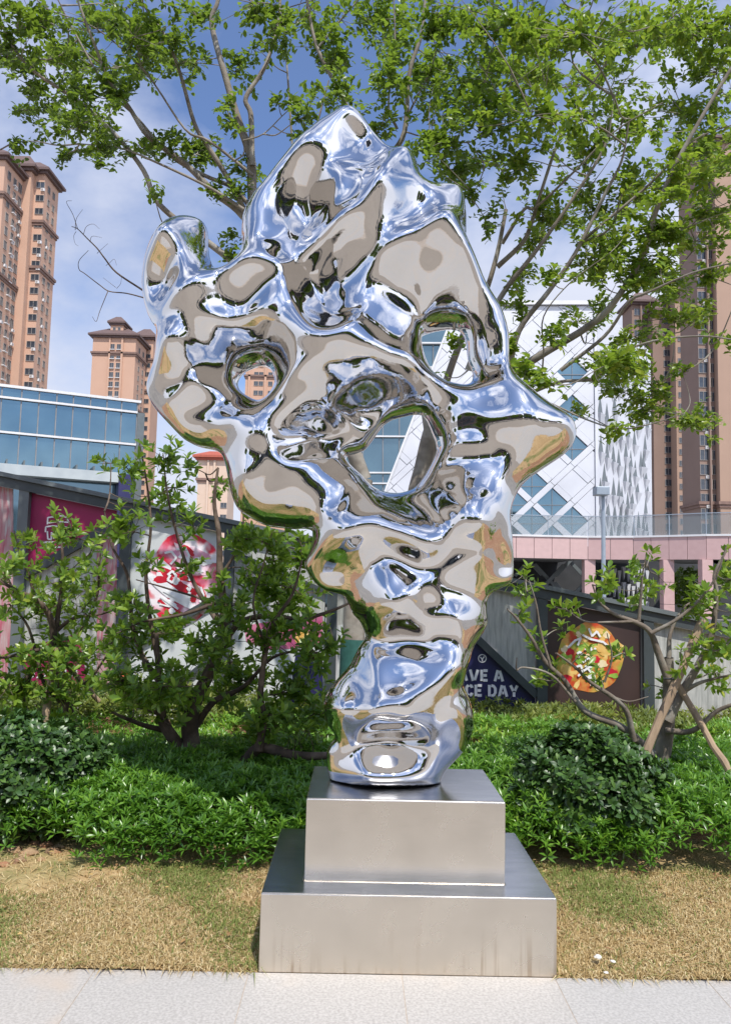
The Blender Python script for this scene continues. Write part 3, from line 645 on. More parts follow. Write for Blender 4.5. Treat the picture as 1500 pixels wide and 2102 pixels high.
# ---- blue glass office building, left
def on_line(px, x0, y0, dx, dy):            # point of the plan line (x0,y0)+t(dx,dy) seen in column px (at the horizon)
    k = (P(px, 1190, 1.0))[0]
    t = (k*y0-x0)/(dx-k*dy); return np.array([x0+t*dx, y0+t*dy])
gx0, gy0 = P(-150, 1190, 57.0)[0], 57.0
GD = (1.98, 1.0)
def gz(px, py):
    q = on_line(px, gx0, gy0, *GD); return P(px, py, q[1])[2]
M['canopy'] = material('pale_green_glass_canopy', (.42,.46,.46), (.36,.40,.41), rough=.3, scale=1)
gb = empty('glass_office_building', (gx0, gy0, 0), 'low office building with blue glass curtain wall behind the left fence', 'office building')
zs_ = [gz(130, 808.3), gz(130, 831.5), gz(130, 900), gz(130, 965)]
ex = on_line(265.5, gx0, gy0, *GD); dv = np.array(GD)/np.hypot(*GD); nv = np.array([dv[1], -dv[0]])   # outward (towards camera)
def pan(b, a, c, z0, z1, d0, d1, mi=0):
    """upright slab between plan points a and c, from d0 (behind) to d1 (in front) of the facade plane"""
    a = np.asarray(a); c = np.asarray(c); A0 = a+nv*d0; A1 = a+nv*d1; C0 = c+nv*d0; C1 = c+nv*d1
    b.hexa([(*A1, z0), (*C1, z0), (*C0, z0), (*A0, z0), (*A1, z1), (*C1, z1), (*C0, z1), (*A0, z1)], mi)
a_ = np.array([gx0, gy0])
b = MB(); pan(b, a_, ex, -.05, zs_[0]-.05, -14, -.25); b.build('core', M['blueglass2'], gb)
b = MB(); pan(b, a_, ex+dv*.25, zs_[0]-.10, zs_[0]+.10, -14.3, .12); b.build('parapet', M['offwhite'], gb)
for z, th in ((zs_[1], .08), (zs_[2], .08)):
    b = MB(); pan(b, a_, ex, z-th, z+th, -.1, .16); b.build('transom', M['offwhite'], gb)
cols = [-130, -95, -60, -20, 22, 59, 96, 131, 167, 201.6, 232.6, 265.5]
for i in range(len(cols)-1):
    p0 = on_line(cols[i], gx0, gy0, *GD); p1 = on_line(cols[i+1], gx0, gy0, *GD)
    for k in range(3):
        zt_, zb_ = zs_[k]-(.14 if k else 0.14), zs_[k+1]+(.14 if k < 2 else 0)
        b = MB(); pan(b, p0+dv*.05, p1-dv*.05, zb_, zt_, -.22, -.08); b.build('glass_pane', M['blueglass'], gb)
    b = MB(); pan(b, p1-dv*.045, p1+dv*.045, zs_[3], zs_[0]-.13, -.24, -.02); b.build('mullion', M['jointdark'], gb)
zc = zs_[3]; zc2 = gz(130, 986)
b = MB(); pan(b, a_, on_line(230, gx0, gy0, *GD), zc2, zc-.02, -.2, 1.2); b.build('canopy', M['canopy'], gb)
for px in range(-110, 225, 36):
    p0 = on_line(px, gx0, gy0, *GD); b = MB(); pan(b, p0-dv*.06, p0+dv*.06, zc-.05, zc+.35, -.1, 1.0); b.build('canopy_bracket', M['steel2'], gb)
b = MB(); pan(b, a_, on_line(262, gx0, gy0, *GD), -.05, zc2-.03, -.2, -.05); b.build('ground_floor_glazing', M['blueglass2'], gb)
b = MB(); q0 = on_line(266.5, gx0, gy0, *GD); q1 = on_line(281, gx0, gy0, *GD); pan(b, q0, q1, -.05, zs_[0]-.9, -10, .1); b.build('end_wall', M['steel2'], gb)
b = MB(); q0 = on_line(228, gx0, gy0, *GD); q1 = on_line(259, gx0, gy0, *GD); pan(b, q0, q1, 2.5, gz(240, 977), .12, 1.4); b.build('sign_box', M['navy'], gb)

# ---- white building with diamond windows
YW = 55.0
wb = empty('diamond_window_building', (P(1222, 1190, YW)[0], YW, 0), 'white clad cultural building with diamond-shaped windows and pointed fins', 'building')
edge_x = lambda py: 918-(py-678)*0.3846
TOPY = 628
def pw(px, py): return pxz(px, py, YW)
tx = [(edge_x(TOPY), TOPY-6), (1217, TOPY), (1223, 1240), (edge_x(1240), 1240)]
b = MB(); b.prism([pw(*q) for q in tx], YW+.22, YW+12); b.build('wall', M['jointdark'], wb)
b = MB(); b.prism([pw(640, 560), pw(edge_x(560)+26, 560), pw(edge_x(1240)+2, 1240), pw(640, 1240)], YW+.6, YW+10); b.build('glass_wing', M['blueglass2'], wb)
for py in (700, 750, 770, 815, 893, 968, 990):
    b = MB(); b.prism([pw(655, py-1.5), pw(edge_x(py), py-1.5+1), pw(edge_x(py), py+1.5+1), pw(655, py+1.5)], YW+.3, YW+.59); b.build('transom', M['offwhite'], wb)
for px in (705, 745, 786, 820, 860, 890):
    b = MB(); b.prism([pw(px-1, 700), pw(px+1, 700), pw(px+1, 1100), pw(px-1, 1100)], YW+.45, YW+.585); b.build('mullion', M['jointdark'], wb)
# lattice in pixel units: centres (1133 + 41(i+j), 1031 + 38(j-i))
def cpt(i, j): return (1133+41.2*(i+j), 1031+38.3*(j-i))
def clip_poly(poly, a, c):                 # keep side left of a->c (pixel space, y down)
    o = []; n = len(poly)
    f = lambda p: (c[0]-a[0])*(p[1]-a[1])-(c[1]-a[1])*(p[0]-a[0])
    for k in range(n):
        p, q = poly[k], poly[(k+1) % n]; fp, fq = f(p), f(q)
        if fp >= 0: o.append(p)
        if (fp >= 0) != (fq >= 0): t = fp/(fp-fq); o.append((p[0]+t*(q[0]-p[0]), p[1]+t*(q[1]-p[1])))
    return o
edges = [((edge_x(TOPY)+1, TOPY), (1221, TOPY+1)), ((1216.5, TOPY), (1222.5, 1240)), ((edge_x(1240)+1, 1240), (edge_x(TOPY)+1, TOPY))]
def clipped(poly):
    for a, c in edges:
        poly = clip_poly(poly, a, c)
        if len(poly) < 3: return None
    ar = abs(sum(poly[i][0]*poly[(i+1) % len(poly)][1]-poly[(i+1) % len(poly)][0]*poly[i][1] for i in range(len(poly))))/2
    return poly if ar > 18 else None
wins = [(1091,1000),(1133,1031),(1174,1072),(1093,1070),(1055,1035),(1174,925),(1172,842),(1174,768),(1073,731),(1050,996),(1091,1145),(1133,1107),(1050,1110),(1010,1072),(1010,1150),(1174,1146),(1050,1180),(1133,1180)]
HX, HY = 41.2, 38.3; r_in = .76
for i in range(-14, 12):
    for j in range(-14, 12):
        cx_, cy_ = cpt(i, j)
        if not (700 < cx_ < 1290 and 560 < cy_ < 1260): continue
        # one diamond cell
        d = clipped([(cx_, cy_-HY*r_in), (cx_+HX*r_in, cy_), (cx_, cy_+HY*r_in), (cx_-HX*r_in, cy_)])
        isw = min(abs(cx_-a)/HX+abs(cy_-c)/HY for a, c in wins) < .62
        if d is not None:
            b = MB()
            if isw: b.prism([pw(*q) for q in d], YW+.14, YW+.2); b.build('diamond_pane', M['blueglass'], wb)
            else: b.prism([pw(*q) for q in d], YW, YW+.19); b.build('cladding_panel', M['panelw'], wb)
        if isw and d is not None:
            b = MB(); b.prism([pw(cx_-.6, cy_-HY*.68), pw(cx_+.6, cy_-HY*.68), pw(cx_+.6, cy_+HY*.68), pw(cx_-.6, cy_+HY*.68)], YW+.09, YW+.138)
            b.prism([pw(cx_-HX*.6, cy_+5), pw(cx_+HX*.6, cy_+5), pw(cx_+HX*.6, cy_+6.4), pw(cx_-HX*.6, cy_+6.4)], YW+.05, YW+.088); b.build('glazing_bar', M['jointdark'], wb)
        # the strips between neighbouring cells
        
        for s in (1, -1):
            u = (HX/2, s*HY/2); mx_, my_ = cx_+HX/2*1.0, cy_+s*HY/2*1.0
            e1 = (HX*.5*(.985 if s > 0 else .74), -s*HY*.5*(.985 if s > 0 else .74)); tt = (1-r_in)*.90
            q = clipped([(mx_-e1[0]-u[0]*tt, my_-e1[1]-u[1]*tt), (mx_+e1[0]-u[0]*tt, my_+e1[1]-u[1]*tt), (mx_+e1[0]+u[0]*tt, my_+e1[1]+u[1]*tt), (mx_-e1[0]+u[0]*tt, my_-e1[1]+u[1]*tt)])
            if q is not None: b = MB(); b.prism([pw(*z) for z in q], YW-.03, YW+.17); b.build('cladding_strip', M['panelw'], wb)
b = MB(); b.prism([pw(edge_x(TOPY)-3, TOPY-9), pw(1225, TOPY-9), pw(1225, TOPY-1), pw(edge_x(TOPY)-2, TOPY-1)], YW-.25, YW+12); b.build('parapet', M['offwhite'], wb)
b = MB(); b.prism([pw(edge_x(TOPY)-3, TOPY), pw(edge_x(TOPY)+2, TOPY), pw(edge_x(1240)+2, 1240), pw(edge_x(1240)-3, 1240)], YW-.12, YW+.59); b.build('sloping_edge_trim', M['offwhite'], wb)
b = MB(); b.prism([pw(1217.2, TOPY), pw(1223, TOPY), pw(1229, 1240), pw(1223.2, 1240)], YW-.15, YW+.8); b.build('corner_trim', M['panelw'], wb)
# right-hand facade, running back
c0 = np.array([P(1228, 1190, YW)[0], YW]); c1 = np.array([P(1339, 1190, 65.6)[0], 65.6])
zt0 = P(1222, TOPY, YW)[2]
def side_pt(s, z, o=0.0):
    """s 0..1 along the side facade, o outwards"""
    e = c1-c0; e = e/np.linalg.norm(e); n_ = np.array([e[1], -e[0]]); q = c0+(c1-c0)*s+n_*o; return (q[0], q[1], z)
b = MB(); b.hexa([side_pt(0,-.05), side_pt(1,-.05), side_pt(1,-.05,-3), side_pt(0,-.05,-3), side_pt(0,zt0), side_pt(1,zt0), side_pt(1,zt0,-3), side_pt(0,zt0,-3)]); b.build('side_wall', M['panelw'], wb)
def s_of(px):
    lo_, hi_ = 0.0, 1.0
    for _ in range(30):
        m__ = (lo_+hi_)/2
        if PX(side_pt(m__, 5))[0] < px: lo_ = m__
        else: hi_ = m__
    return lo_
def z_of(px, py, s): q = side_pt(s, 0); return P(px, py, q[1])[2]
fin = [(1258,640+160),(1232,850),(1246,865),(1261,760),(1271,800),(1281,795),(1233,930),(1246,942),(1259,950),(1270,958),(1275,905),(1290,900),(1303,915),(1325,925),(1285,940),
 (1283,990),(1293,1000),(1304,980),(1321,960),(1325,985),(1316,960),(1245,1015),(1259,1018),(1270,1020),(1297,1035),(1310,880),(1325,1055),(1247,1060),(1234,1055),(1261,1068),(1273,1072),(1283,1080),(1310,1085),(1320,1090),(1300,1100),
 (1295,960),(1308,1012),(1240,990),(1252,905),(1265,890),(1328,1010),(1240,1105),(1254,1110),(1268,1108),(1262,845),(1295,850),(1288,1045),(1330,880),(1318,840),(1303,800),(1327,1100),(1250,790),(1236,780),(1276,1035),(1232,1020)]
fin += [(x, y) for x in range(1240, 1336, 12) for y in (1150, 1195, 1235)]
for (px, py) in fin:
    s = s_of(px); ww = .040; z = z_of(px, py, s); up, dn = 1.35, .95
    b = MB()
    A = side_pt(s-ww, z, .002); B = side_pt(s+ww, z, .002); T_ = side_pt(s, z+up, .003); D_ = side_pt(s, z-dn, .003); A2 = side_pt(s-ww, z, .24); B2 = side_pt(s+ww, z, .24)
    b.add([A, B, B2, A2, D_], [(0,1,2,3),(3,2,4),(0,3,4),(1,4,2),(0,4,1)], 0)
    A = side_pt(s-ww, z+.02, .006); B = side_pt(s+ww, z+.02, .006)
    b.add([A, B, T_, side_pt(s-ww, z+.02, .02), side_pt(s+ww, z+.02, .02), side_pt(s, z+up, .02)], [(3,4,5),(0,3,5,2),(1,2,5,4),(0,1,4,3)], 1)
    b.build('pointed_fin', [M['panelw'], M['steel2']], wb)

# ---- pink terrace in front of it
YT = 42.0
pt = empty('pink_terrace', (P(1205, 1190, YT)[0], YT, 0), 'raised terrace with pink granite band, square pink columns and glass railing', 'terrace')
cA = np.array([P(800, 1200, YT)[0], YT]); cB = np.array([P(1206, 1200, YT)[0], YT]); cC = np.array([P(1300, 1200, 41.2)[0], 41.2]); cE = np.array([P(1450, 1200, 38.8)[0], 38.8]); cF = np.array([P(1640, 1200, 37.0)[0], 37.0])
zb1 = P(1205, 1104, YT)[2]; zb0 = P(1205, 1148, YT)[2]
def seg(b, a, c, z0, z1, d0, d1, mi=0):
    a = np.asarray(a); c = np.asarray(c); e = (c-a)/np.linalg.norm(c-a); n_ = np.array([e[1], -e[0]])
    b.hexa([(*(a+n_*d1), z0), (*(c+n_*d1), z0), (*(c+n_*d0), z0), (*(a+n_*d0), z0), (*(a+n_*d1), z1), (*(c+n_*d1), z1), (*(c+n_*d0), z1), (*(a+n_*d0), z1)], mi)
for a, c in ((cA, cB), (cB, cC), (cC, cE), (cE, cF)):
    b = MB(); seg(b, a, c, zb0+.02, zb1-.05, -7, -.08); b.build('slab', M['jointdark'], pt)
    Lg = np.linalg.norm(c-a); n_ = max(1, int(round(Lg/.95))); e = (c-a)/Lg
    for k in range(n_):
        b = MB(); seg(b, a+e*(Lg*k/n_+.012), a+e*(Lg*(k+1)/n_-.012), zb0, zb1, -.07, 0); b.build('granite_panel', M['pink' if a is not cA else 'pink2'], pt)
    b = MB(); seg(b, a, c, zb1+.004, zb1+.10, -.3, .06); b.build('coping', M['offwhite'], pt)
    n_ = max(1, int(round(Lg/2.2)))
    for k in range(n_):
        b = MB(); seg(b, a+e*(Lg*k/n_-.02), a+e*(Lg*k/n_+.02), zb1+.10, zb1+1.12, -.12, -.06); b.build('railing_post', M['pole'], pt)
    b = MB(); seg(b, a, c, zb1+1.12, zb1+1.16, -.13, -.05); b.build('handrail', M['pole'], pt)
railm = bpy.data.materials.new('railing_glass'); railm.use_nodes = True; rt = railm.node_tree; rb = rt.nodes['Principled BSDF']
rb.inputs['Base Color'].default_value = (.22,.27,.29,1); rb.inputs['Roughness'].default_value = .05; rb.inputs['Alpha'].default_value = .30
for a, c in ((cA, cB), (cB, cC), (cC, cE), (cE, cF)):
    Lg = np.linalg.norm(c-a); n_ = max(1, int(round(Lg/2.2))); e = (c-a)/Lg
    for k in range(n_):
        b = MB(); seg(b, a+e*(Lg*k/n_+.03), a+e*(Lg*(k+1)/n_-.03), zb1+.12, zb1+1.1, -.1, -.085); b.build('railing_glass', railm, pt)
for (pa, pb, yy) in ((1200, 1222, YT-.02), (1362, 1384, 40.0), (1442, 1464, 38.6), (905, 927, YT-.02)):
    for (z0, z1) in ((-.05, .9), (.92, 2.0), (2.02, zb0-.01)):
        x0, x1 = P(pa, 1190, yy)[0], P(pb, 1190, yy)[0]; b = MB(); b.box((x0, yy+.06, z0), (x1, yy+.06+(x1-x0), z1)); b.build('column', M['pink'], pt)
# under the terrace: deep shade painted as a near-black back wall, diagonal lattice wall, dark soffit
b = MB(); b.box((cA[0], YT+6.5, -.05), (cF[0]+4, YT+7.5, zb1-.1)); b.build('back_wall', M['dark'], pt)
YU = YT+4
for k, (cx_, cy_) in enumerate([(1128, 1190), (1170, 1228), (1086, 1228), (1128, 1268), (1170, 1150), (1086, 1150)]):
    for sgn in (1, -1):
        b = MB(); q = [(cx_-32, cy_-30*sgn), (cx_-26, cy_-34*sgn), (cx_+32, cy_+28*sgn), (cx_+26, cy_+32*sgn)]
        b.prism([pxz(*z, YU) for z in q], YU+.01*k+.3*(sgn > 0), YU+.01*k+.12+.3*(sgn > 0)); b.build('lattice_bar', M['steel2'], pt)
for k in range(9):
    px = 1252+k*9.5; b = MB()
    for j in range(3):
        zt_ = 1163+j*32+(k % 3)*4; b.add([(*pxz(px-4, zt_, YT+5.4), 0), (*pxz(px+4, zt_, YT+5.4), 0)][:0], [])
        t0, t1, t2_ = P(px-4, zt_, YT+5.4), P(px+4, zt_, YT+5.4), P(px, zt_+27, YT+5.4); f0, f1 = t0+np.array([0, .3, 0]), t1+np.array([0, .3, 0]); f2 = t2_+np.array([0, .3, 0])
        b.add([t0, t1, t2_, f0, f1, f2], [(0,2,1),(3,4,5),(0,1,4,3),(0,3,5,2),(1,2,5,4)])
    b.build('pointed_fin', M['panelw'], pt)
# ---- street lamp
Yl = 24.0
sp = empty('street_lamp', (P(1238, 1190, Yl)[0], Yl, 0), 'slim grey lamp post with a flat box head in front of the pink terrace', 'street lamp')
b = MB(); x = P(1238, 1190, Yl)[0]; b.tube([(x, Yl, -.05), (x, Yl, 1.2), (x, Yl, P(1238, 1018, Yl)[2])], [.085, .07, .055], 12); b.build('post', M['pole'], sp, smooth=True)
b = MB(); q = P(1230, 1010, Yl); b.box((q[0]-.19, Yl-.35, q[2]-.12), (q[0]+.2, Yl+.1, q[2]+.13)); b.build('lamp_head', M['pole'], sp, bevel=.02)

# ================================================================== SLOPING POSTER WALL
YF = 8.5
fw = empty('poster_wall', (P(680, 1300, YF)[0], YF, 0), 'sloping dark steel framed wall of posters and frosted glass behind the shrubs', 'wall')
def pf(px, py): return pxz(px, py, YF)
top_y = lambda px: 968+px*.2085
ZB = 0.05
def colp(pa, pb, ya, yb): return [pf(pa, ya), pf(pb, yb)]
b = MB()
def beam(px0, px1, y_off0, y_off1, y0, y1, name, mat):
    b = MB(); b.prism([pf(px0, top_y(px0)+y_off0), pf(px1, top_y(px1)+y_off0), pf(px1, top_y(px1)+y_off1), pf(px0, top_y(px0)+y_off1)], y0, y1); return b.build(name, M[mat], fw)
beam(-260, 1800, 0, 9, YF-.09, YF+.22, 'top_rail', 'steel2')
beam(-260, 1800, 9.3, 29, YF-.055, YF+.18, 'top_beam', 'steel')
posts = [-179, 36, 250, 465, 680, 895, 1111, 1328, 1545, 1762]
for k, px in enumerate(posts):
    w_ = 10.5
    b = MB(); x0 = P(px-w_, 1300, YF)[0]; x1 = P(px+w_, 1300, YF)[0]
    zt = P(px, top_y(px)+29.5, YF)[2]
    b.prism([(x0, ZB), (x1, ZB), (x1, pf(px+w_, top_y(px+w_)+29.5)[1]), (x0, pf(px-w_, top_y(px-w_)+29.5)[1])], YF-.045, YF+.14); b.build('post', M['steel' if k != 1 else 'steel2'], fw)  # second post's lighter grey paints the sunlight falling on it
def bay_poly(k, inset=1.5):
    a, c = posts[k]+10.5+inset, posts[k+1]-10.5-inset
    return [(a, top_y(a)+30), (c, top_y(c)+30), (c, 1500), (a, 1500)]
def panel(poly, mat, name, y0=YF+.03, y1=YF+.05, parent=None, label=None):
    b = MB(); q = [pf(*p) for p in poly]; q = [(x, max(z, ZB)) for x, z in q]; b.prism(q, y0, y1); o = b.build(name, M[mat] if isinstance(mat, str) else mat, parent or fw)
    if label: o['label'] = label
    return o
def brace(p0, p1, th=15, name='brace'):
    a = np.array(p0, float); c = np.array(p1, float); e = (c-a)/np.linalg.norm(c-a); n_ = np.array([-e[1], e[0]])*th/2
    b = MB(); b.prism([pf(*(a+n_)), pf(*(c+n_)), pf(*(c-n_)), pf(*(a-n_))], YF-.03, YF+.10); return b.build(name, M['steel'], fw)
def cut(poly, a, c): return clip_poly(poly, a, c)
art = material('dessert_print', (.62,.02,.05), (.80,.74,.76), rough=.4, scale=4.2, detail=2, lo=.44, hi=.52, c3=(.70,.25,.36), s3=5)
burger = material('burger_print', (.62,.33,.08), (.50,.06,.02), rough=.4, scale=6.5, detail=3, lo=.42, hi=.6, c3=(.30,.42,.05), s3=7)
burger2 = material('bun_print', (.72,.48,.15), (.66,.35,.08), rough=.4, scale=9, detail=3, c3=(.78,.62,.25), s3=10)
lettuce = material('lettuce_print', (.18,.36,.04), (.40,.50,.10), rough=.4, scale=14, detail=3)
redstain = material('pink_streaked_glass', (.45,.30,.30), (.40,.10,.14), rough=.4, scale=5, stretch=(5,1,.6), c3=(.45,.43,.42), s3=9)
PKC = material('pale_pink_print', (.75,.38,.48), (.82,.66,.70), rough=.4, scale=9)
# bay by bay
p = bay_poly(0); panel(p, redstain, 'frosted_pane')
p = bay_poly(1); ln = ((47, 1184), (240, 1072))
panel(cut(p, ln[1], ln[0]) , 'magenta', 'magenta_poster') if False else None
def halves(k, a, c):
    q = bay_poly(k); u = clip_poly(q, a, c); v = clip_poly(q, c, a)
    my = lambda z: sum(t[1] for t in z)/len(z)
    return (u, v) if my(u) < my(v) else (v, u)
up, dn = halves(1, (40, 1188), (246, 1070)); panel(up, 'magenta', 'magenta_poster'); 
dl = clip_poly(dn, (196, 900), (196, 1600)); dr = clip_poly(dn, (197.5, 1600), (197.5, 900))
for q in (dl, dr):
    if len(q) > 2: panel(q, 'frost' if sum(t[0] for t in q)/len(q) < 197 else redstain, 'frosted_pane')
brace((36, 1190), (250, 1067), 17)
up, dn = halves(2, (255, 1335), (465, 1217)); panel(up, 'clearpanel', 'dessert_poster'); panel(dn, 'clearpanel', 'glass_pane'); brace((255, 1336), (462, 1218), 15); brace((372, 1400), (462, 1325), 9)
up, dn = halves(3, (470, 1262), (680, 1290)); panel(up, 'frost', 'frosted_pane'); panel(dn, 'clearpanel', 'glass_pane'); brace((470, 1130), (672, 1215), 8)
up, dn = halves(4, (690, 1285), (890, 1240)); panel(up, 'frost', 'frosted_pane'); panel(dn, 'clearpanel', 'glass_pane')
up, dn = halves(5, (900, 1245), (1101, 1436)); panel(up, 'frost', 'frosted_pane'); panel(dn, 'navy', 'navy_poster'); brace((900, 1236), (1101, 1427), 15)
panel(bay_poly(6), 'brownposter', 'food_poster'); panel(bay_poly(7), 'frost', 'frosted_pane'); panel(bay_poly(8), 'frost', 'frosted_pane')
# lettering: strokes laid as thin ribbons on the panels
def ribbon(b, pts, w_, y0=YF+.022, y1=YF+.027, mi=0):
    pts = np.array(pts, float)
    for k in range(len(pts)-1):
        a, c = pts[k], pts[k+1]; e = (c-a)/(np.linalg.norm(c-a)+1e-9); n_ = np.array([-e[1], e[0]])*w_/2; ex_ = e*w_*.18*(k < len(pts)-2)
        dy = .0004*(k % 3)
        b.prism([pf(*(a+n_)), pf(*(c+n_+ex_)), pf(*(c-n_+ex_)), pf(*(a-n_))], y0-dy, y1, mi)
STENCIL = {'H': [[(0,0),(0,1)], [(.62,0),(.62,1)], [(.17,.5),(.45,.5)]], 'A': [[(-.02,1),(.26,0)], [(.44,.06),(.74,1)], [(.26,.68),(.46,.68)]],
 'V': [[(-.02,0),(.26,1)], [(.42,.94),(.72,0)]], 'E': [[(0,0),(0,1)], [(.16,.07),(.58,.07)], [(.16,.5),(.5,.5)], [(.16,.93),(.58,.93)]],
 'N': [[(0,0),(0,1)], [(.14,.05),(.52,.95)], [(.66,0),(.66,1)]], 'I': [[(0,0),(0,1)]], 'C': [[(.22,.04),(.02,.25),(.02,.75),(.22,.96)], [(.34,.06),(.52,.12),(.56,.28)], [(.34,.94),(.52,.88),(.56,.72)]],
 'D': [[(0,0),(0,1)], [(.18,.05),(.42,.1),(.58,.3),(.58,.7),(.42,.9),(.18,.95)]], 'Y': [[(0,0),(.26,.5)], [(.66,0),(.4,.48)], [(.33,.6),(.33,1)]],
 'S': [[(.55,.14),(.4,.03),(.15,.04),(.04,.22),(.14,.42)], [(.3,.5),(.5,.6),(.56,.8),(.42,.96),(.18,.97),(.02,.86)]], 'G': [[(.56,.2),(.4,.04),(.15,.06),(.02,.3),(.02,.7),(.15,.95),(.42,.96),(.56,.8),(.56,.55),(.34,.55)]],
 'O': [[(.3,.03),(.08,.12),(.0,.5),(.08,.88),(.3,.97),(.52,.88),(.6,.5),(.52,.12),(.3,.03)]], 'R': [[(0,0),(0,1)], [(.15,.06),(.5,.1),(.54,.4),(.15,.5)], [(.3,.55),(.6,1)]], 'T': [[(-.02,.06),(.62,.06)], [(.3,.16),(.3,1)]], 'U': [[(0,0),(0,.8),(.2,.97),(.42,.97),(.6,.8),(.6,0)]]}
ADV = dict(H=.92, A=1.0, V=1.0, E=.84, N=.96, I=.32, C=.84, D=.88, Y=.86, S=.8, G=.84, O=.88, R=.86, T=.86, U=.88)
def write(txt, x, y, h, w_, parent, mat='white', slope=0.0, sx=.72, name='lettering'):
    b = MB(); cx_ = x
    for ch in txt:
        if ch == ' ': cx_ += h*.38*sx; continue
        for st in STENCIL[ch]: ribbon(b, [(cx_+u*h*sx, y+v*h+(cx_+u*h*sx-x)*slope) for u, v in st], w_)
        cx_ += ADV[ch]*h*sx+w_*.35
    b.build(name, M[mat], parent); return cx_
write('HAVE A', 921, 1374, 23, 5.6, fw, slope=.02, sx=.92)
write('NICE DAY', 926, 1405, 23.5, 5.6, fw, slope=.02, sx=.90)
b = MB(); cir = [(990+8*math.cos(t), 1352+8*math.sin(t)) for t in np.linspace(0, 2*math.pi, 19)]; ribbon(b, cir, 1.8); ribbon(b, [(986,1349),(990,1354),(994,1348)], 2.2); ribbon(b, [(990,1354),(990,1358)], 2.2); b.build('round_emblem', M['white'], fw)
# square outlined emblem on the magenta poster
b = MB()
for st in ([(96,1076),(97,1062),(112,1060),(112,1057),(128,1059),(136,1062),(140,1072),(118,1070),(98,1073)], [(93,1081),(92,1092)], [(93,1081),(108,1079),(137,1082),(141,1100)], [(91,1113),(97,1112),(138,1113),(141,1123),(88,1123),(89,1112)],
           [(96,1090),(97,1106),(104,1107),(105,1092)], [(109,1106),(110,1090),(117,1088),(119,1104),(125,1105),(127,1090)], [(132,1090),(133,1107)]): ribbon(b, st, 3.0)
b.build('outlined_emblem', M['white'], fw)
# dessert poster: round swirl with lettering
def disc(cx_, cy_, rx, ry, rot=0, n=36, wob=0.0, seed=1):
    r_ = np.random.default_rng(seed); ph = r_.uniform(0, 6.28, 5); o = []
    for t in np.linspace(0, 2*math.pi, n, endpoint=False):
        k = 1+wob*(math.sin(3*t+ph[0])+.6*math.sin(5*t+ph[1])+.5*math.sin(8*t+ph[2])); x = rx*k*math.cos(t); y = ry*k*math.sin(t)
        o.append((cx_+x*math.cos(rot)-y*math.sin(rot), cy_+x*math.sin(rot)+y*math.cos(rot)))
    return o
def inbay(poly, k):
    a, c = posts[k]+11, posts[k+1]-11
    poly = clip_poly(poly, (c, 900), (c, 1600)) if True else poly
    return poly
def flat(poly, mat, name, lvl):
    b = MB(); b.prism([pf(*q) for q in poly], YF+.028-.0025*lvl, YF+.0295); b.build(name, mat if not isinstance(mat, str) else M[mat], fw)
flat([q for q in disc(375, 1190, 72, 100, .2, wob=.035)], art, 'dessert_picture', 1)
flat(disc(395, 1150, 42, 26, .4, wob=.08, seed=5), material('pink_cream_print', (.72,.30,.42), (.80,.62,.68), scale=8, detail=3), 'cream_picture', 3)
flat(disc(375, 1205, 50, 24, .5, wob=.05, seed=6), 'redpr', 'sauce_picture', 4)
flat(disc(350, 1215, 58, 12, .62, wob=.05, seed=8), 'white', 'cream_stripe', 5)
rb_ = np.random.default_rng(9)
for k in range(26):
    a_r = rb_.uniform(0, 6.28); r_r = math.sqrt(rb_.uniform(0, 1))
    flat(disc(375+r_r*58*math.cos(a_r), 1190+r_r*85*math.sin(a_r), rb_.uniform(8, 24), rb_.uniform(4, 9), .5+rb_.normal(0, .35), n=18, wob=.12, seed=70+k), [M['redpr'], M['white'], 'white', PKC][k % 4], 'swirl_picture', 5.2+.03*k)
b = MB()
for st in ([(338,1135),(352,1132),(362,1145),(350,1158)], [(362,1128),(380,1124),(388,1140),(384,1160),(370,1172),(362,1160)], [(344,1180),(354,1172),(362,1182),(354,1196),(344,1190),(350,1180)], [(385,1180),(390,1186),(388,1192)], [(386,1200),(392,1206),(388,1212),(384,1206)], [(386,1216),(391,1218),(386,1221),(391,1224),(386,1228)], [(336,1212),(372,1232)], [(330,1225),(366,1250)], [(412,1205),(418,1222),(410,1236)]): ribbon(b, st, 4.6, YF+.006, YF+.0105)
b.build('script_lettering', M['white'], fw)
# pink poster with S... and navy poster below
flat([(500,1285),(640,1262),(662,1262),(662,1325),(560,1335),(505,1318)], material('pink_food_print', (.42,.06,.16), (.55,.22,.32), scale=6, detail=3, c3=(.25,.04,.12), s3=4), 'pink_picture', 1)
flat([(606,1345),(662,1340),(662,1450),(590,1450)], 'navy', 'navy_picture', 1)
write('SO GOOD', 533, 1293, 17, 4, fw, sx=.8) if False else write('S', 533, 1293, 18, 4, fw, sx=.8)
flat(disc(622, 1310, 16, 15, 0, wob=.1, seed=9), burger2, 'pastry_picture', 2)
write('A', 592, 1385, 16, 4, fw)
b = MB()
for x in range(52, 152, 11): ribbon(b, [(x, 1378), (x+5, 1376), (x+6, 1388), (x, 1392)], 2.6)
b.build('small_lettering', M['white'], fw)
flat([(26+22,1330),(160,1300),(178,1400),(50,1420)], 'magenta', 'magenta_picture', 0.5)
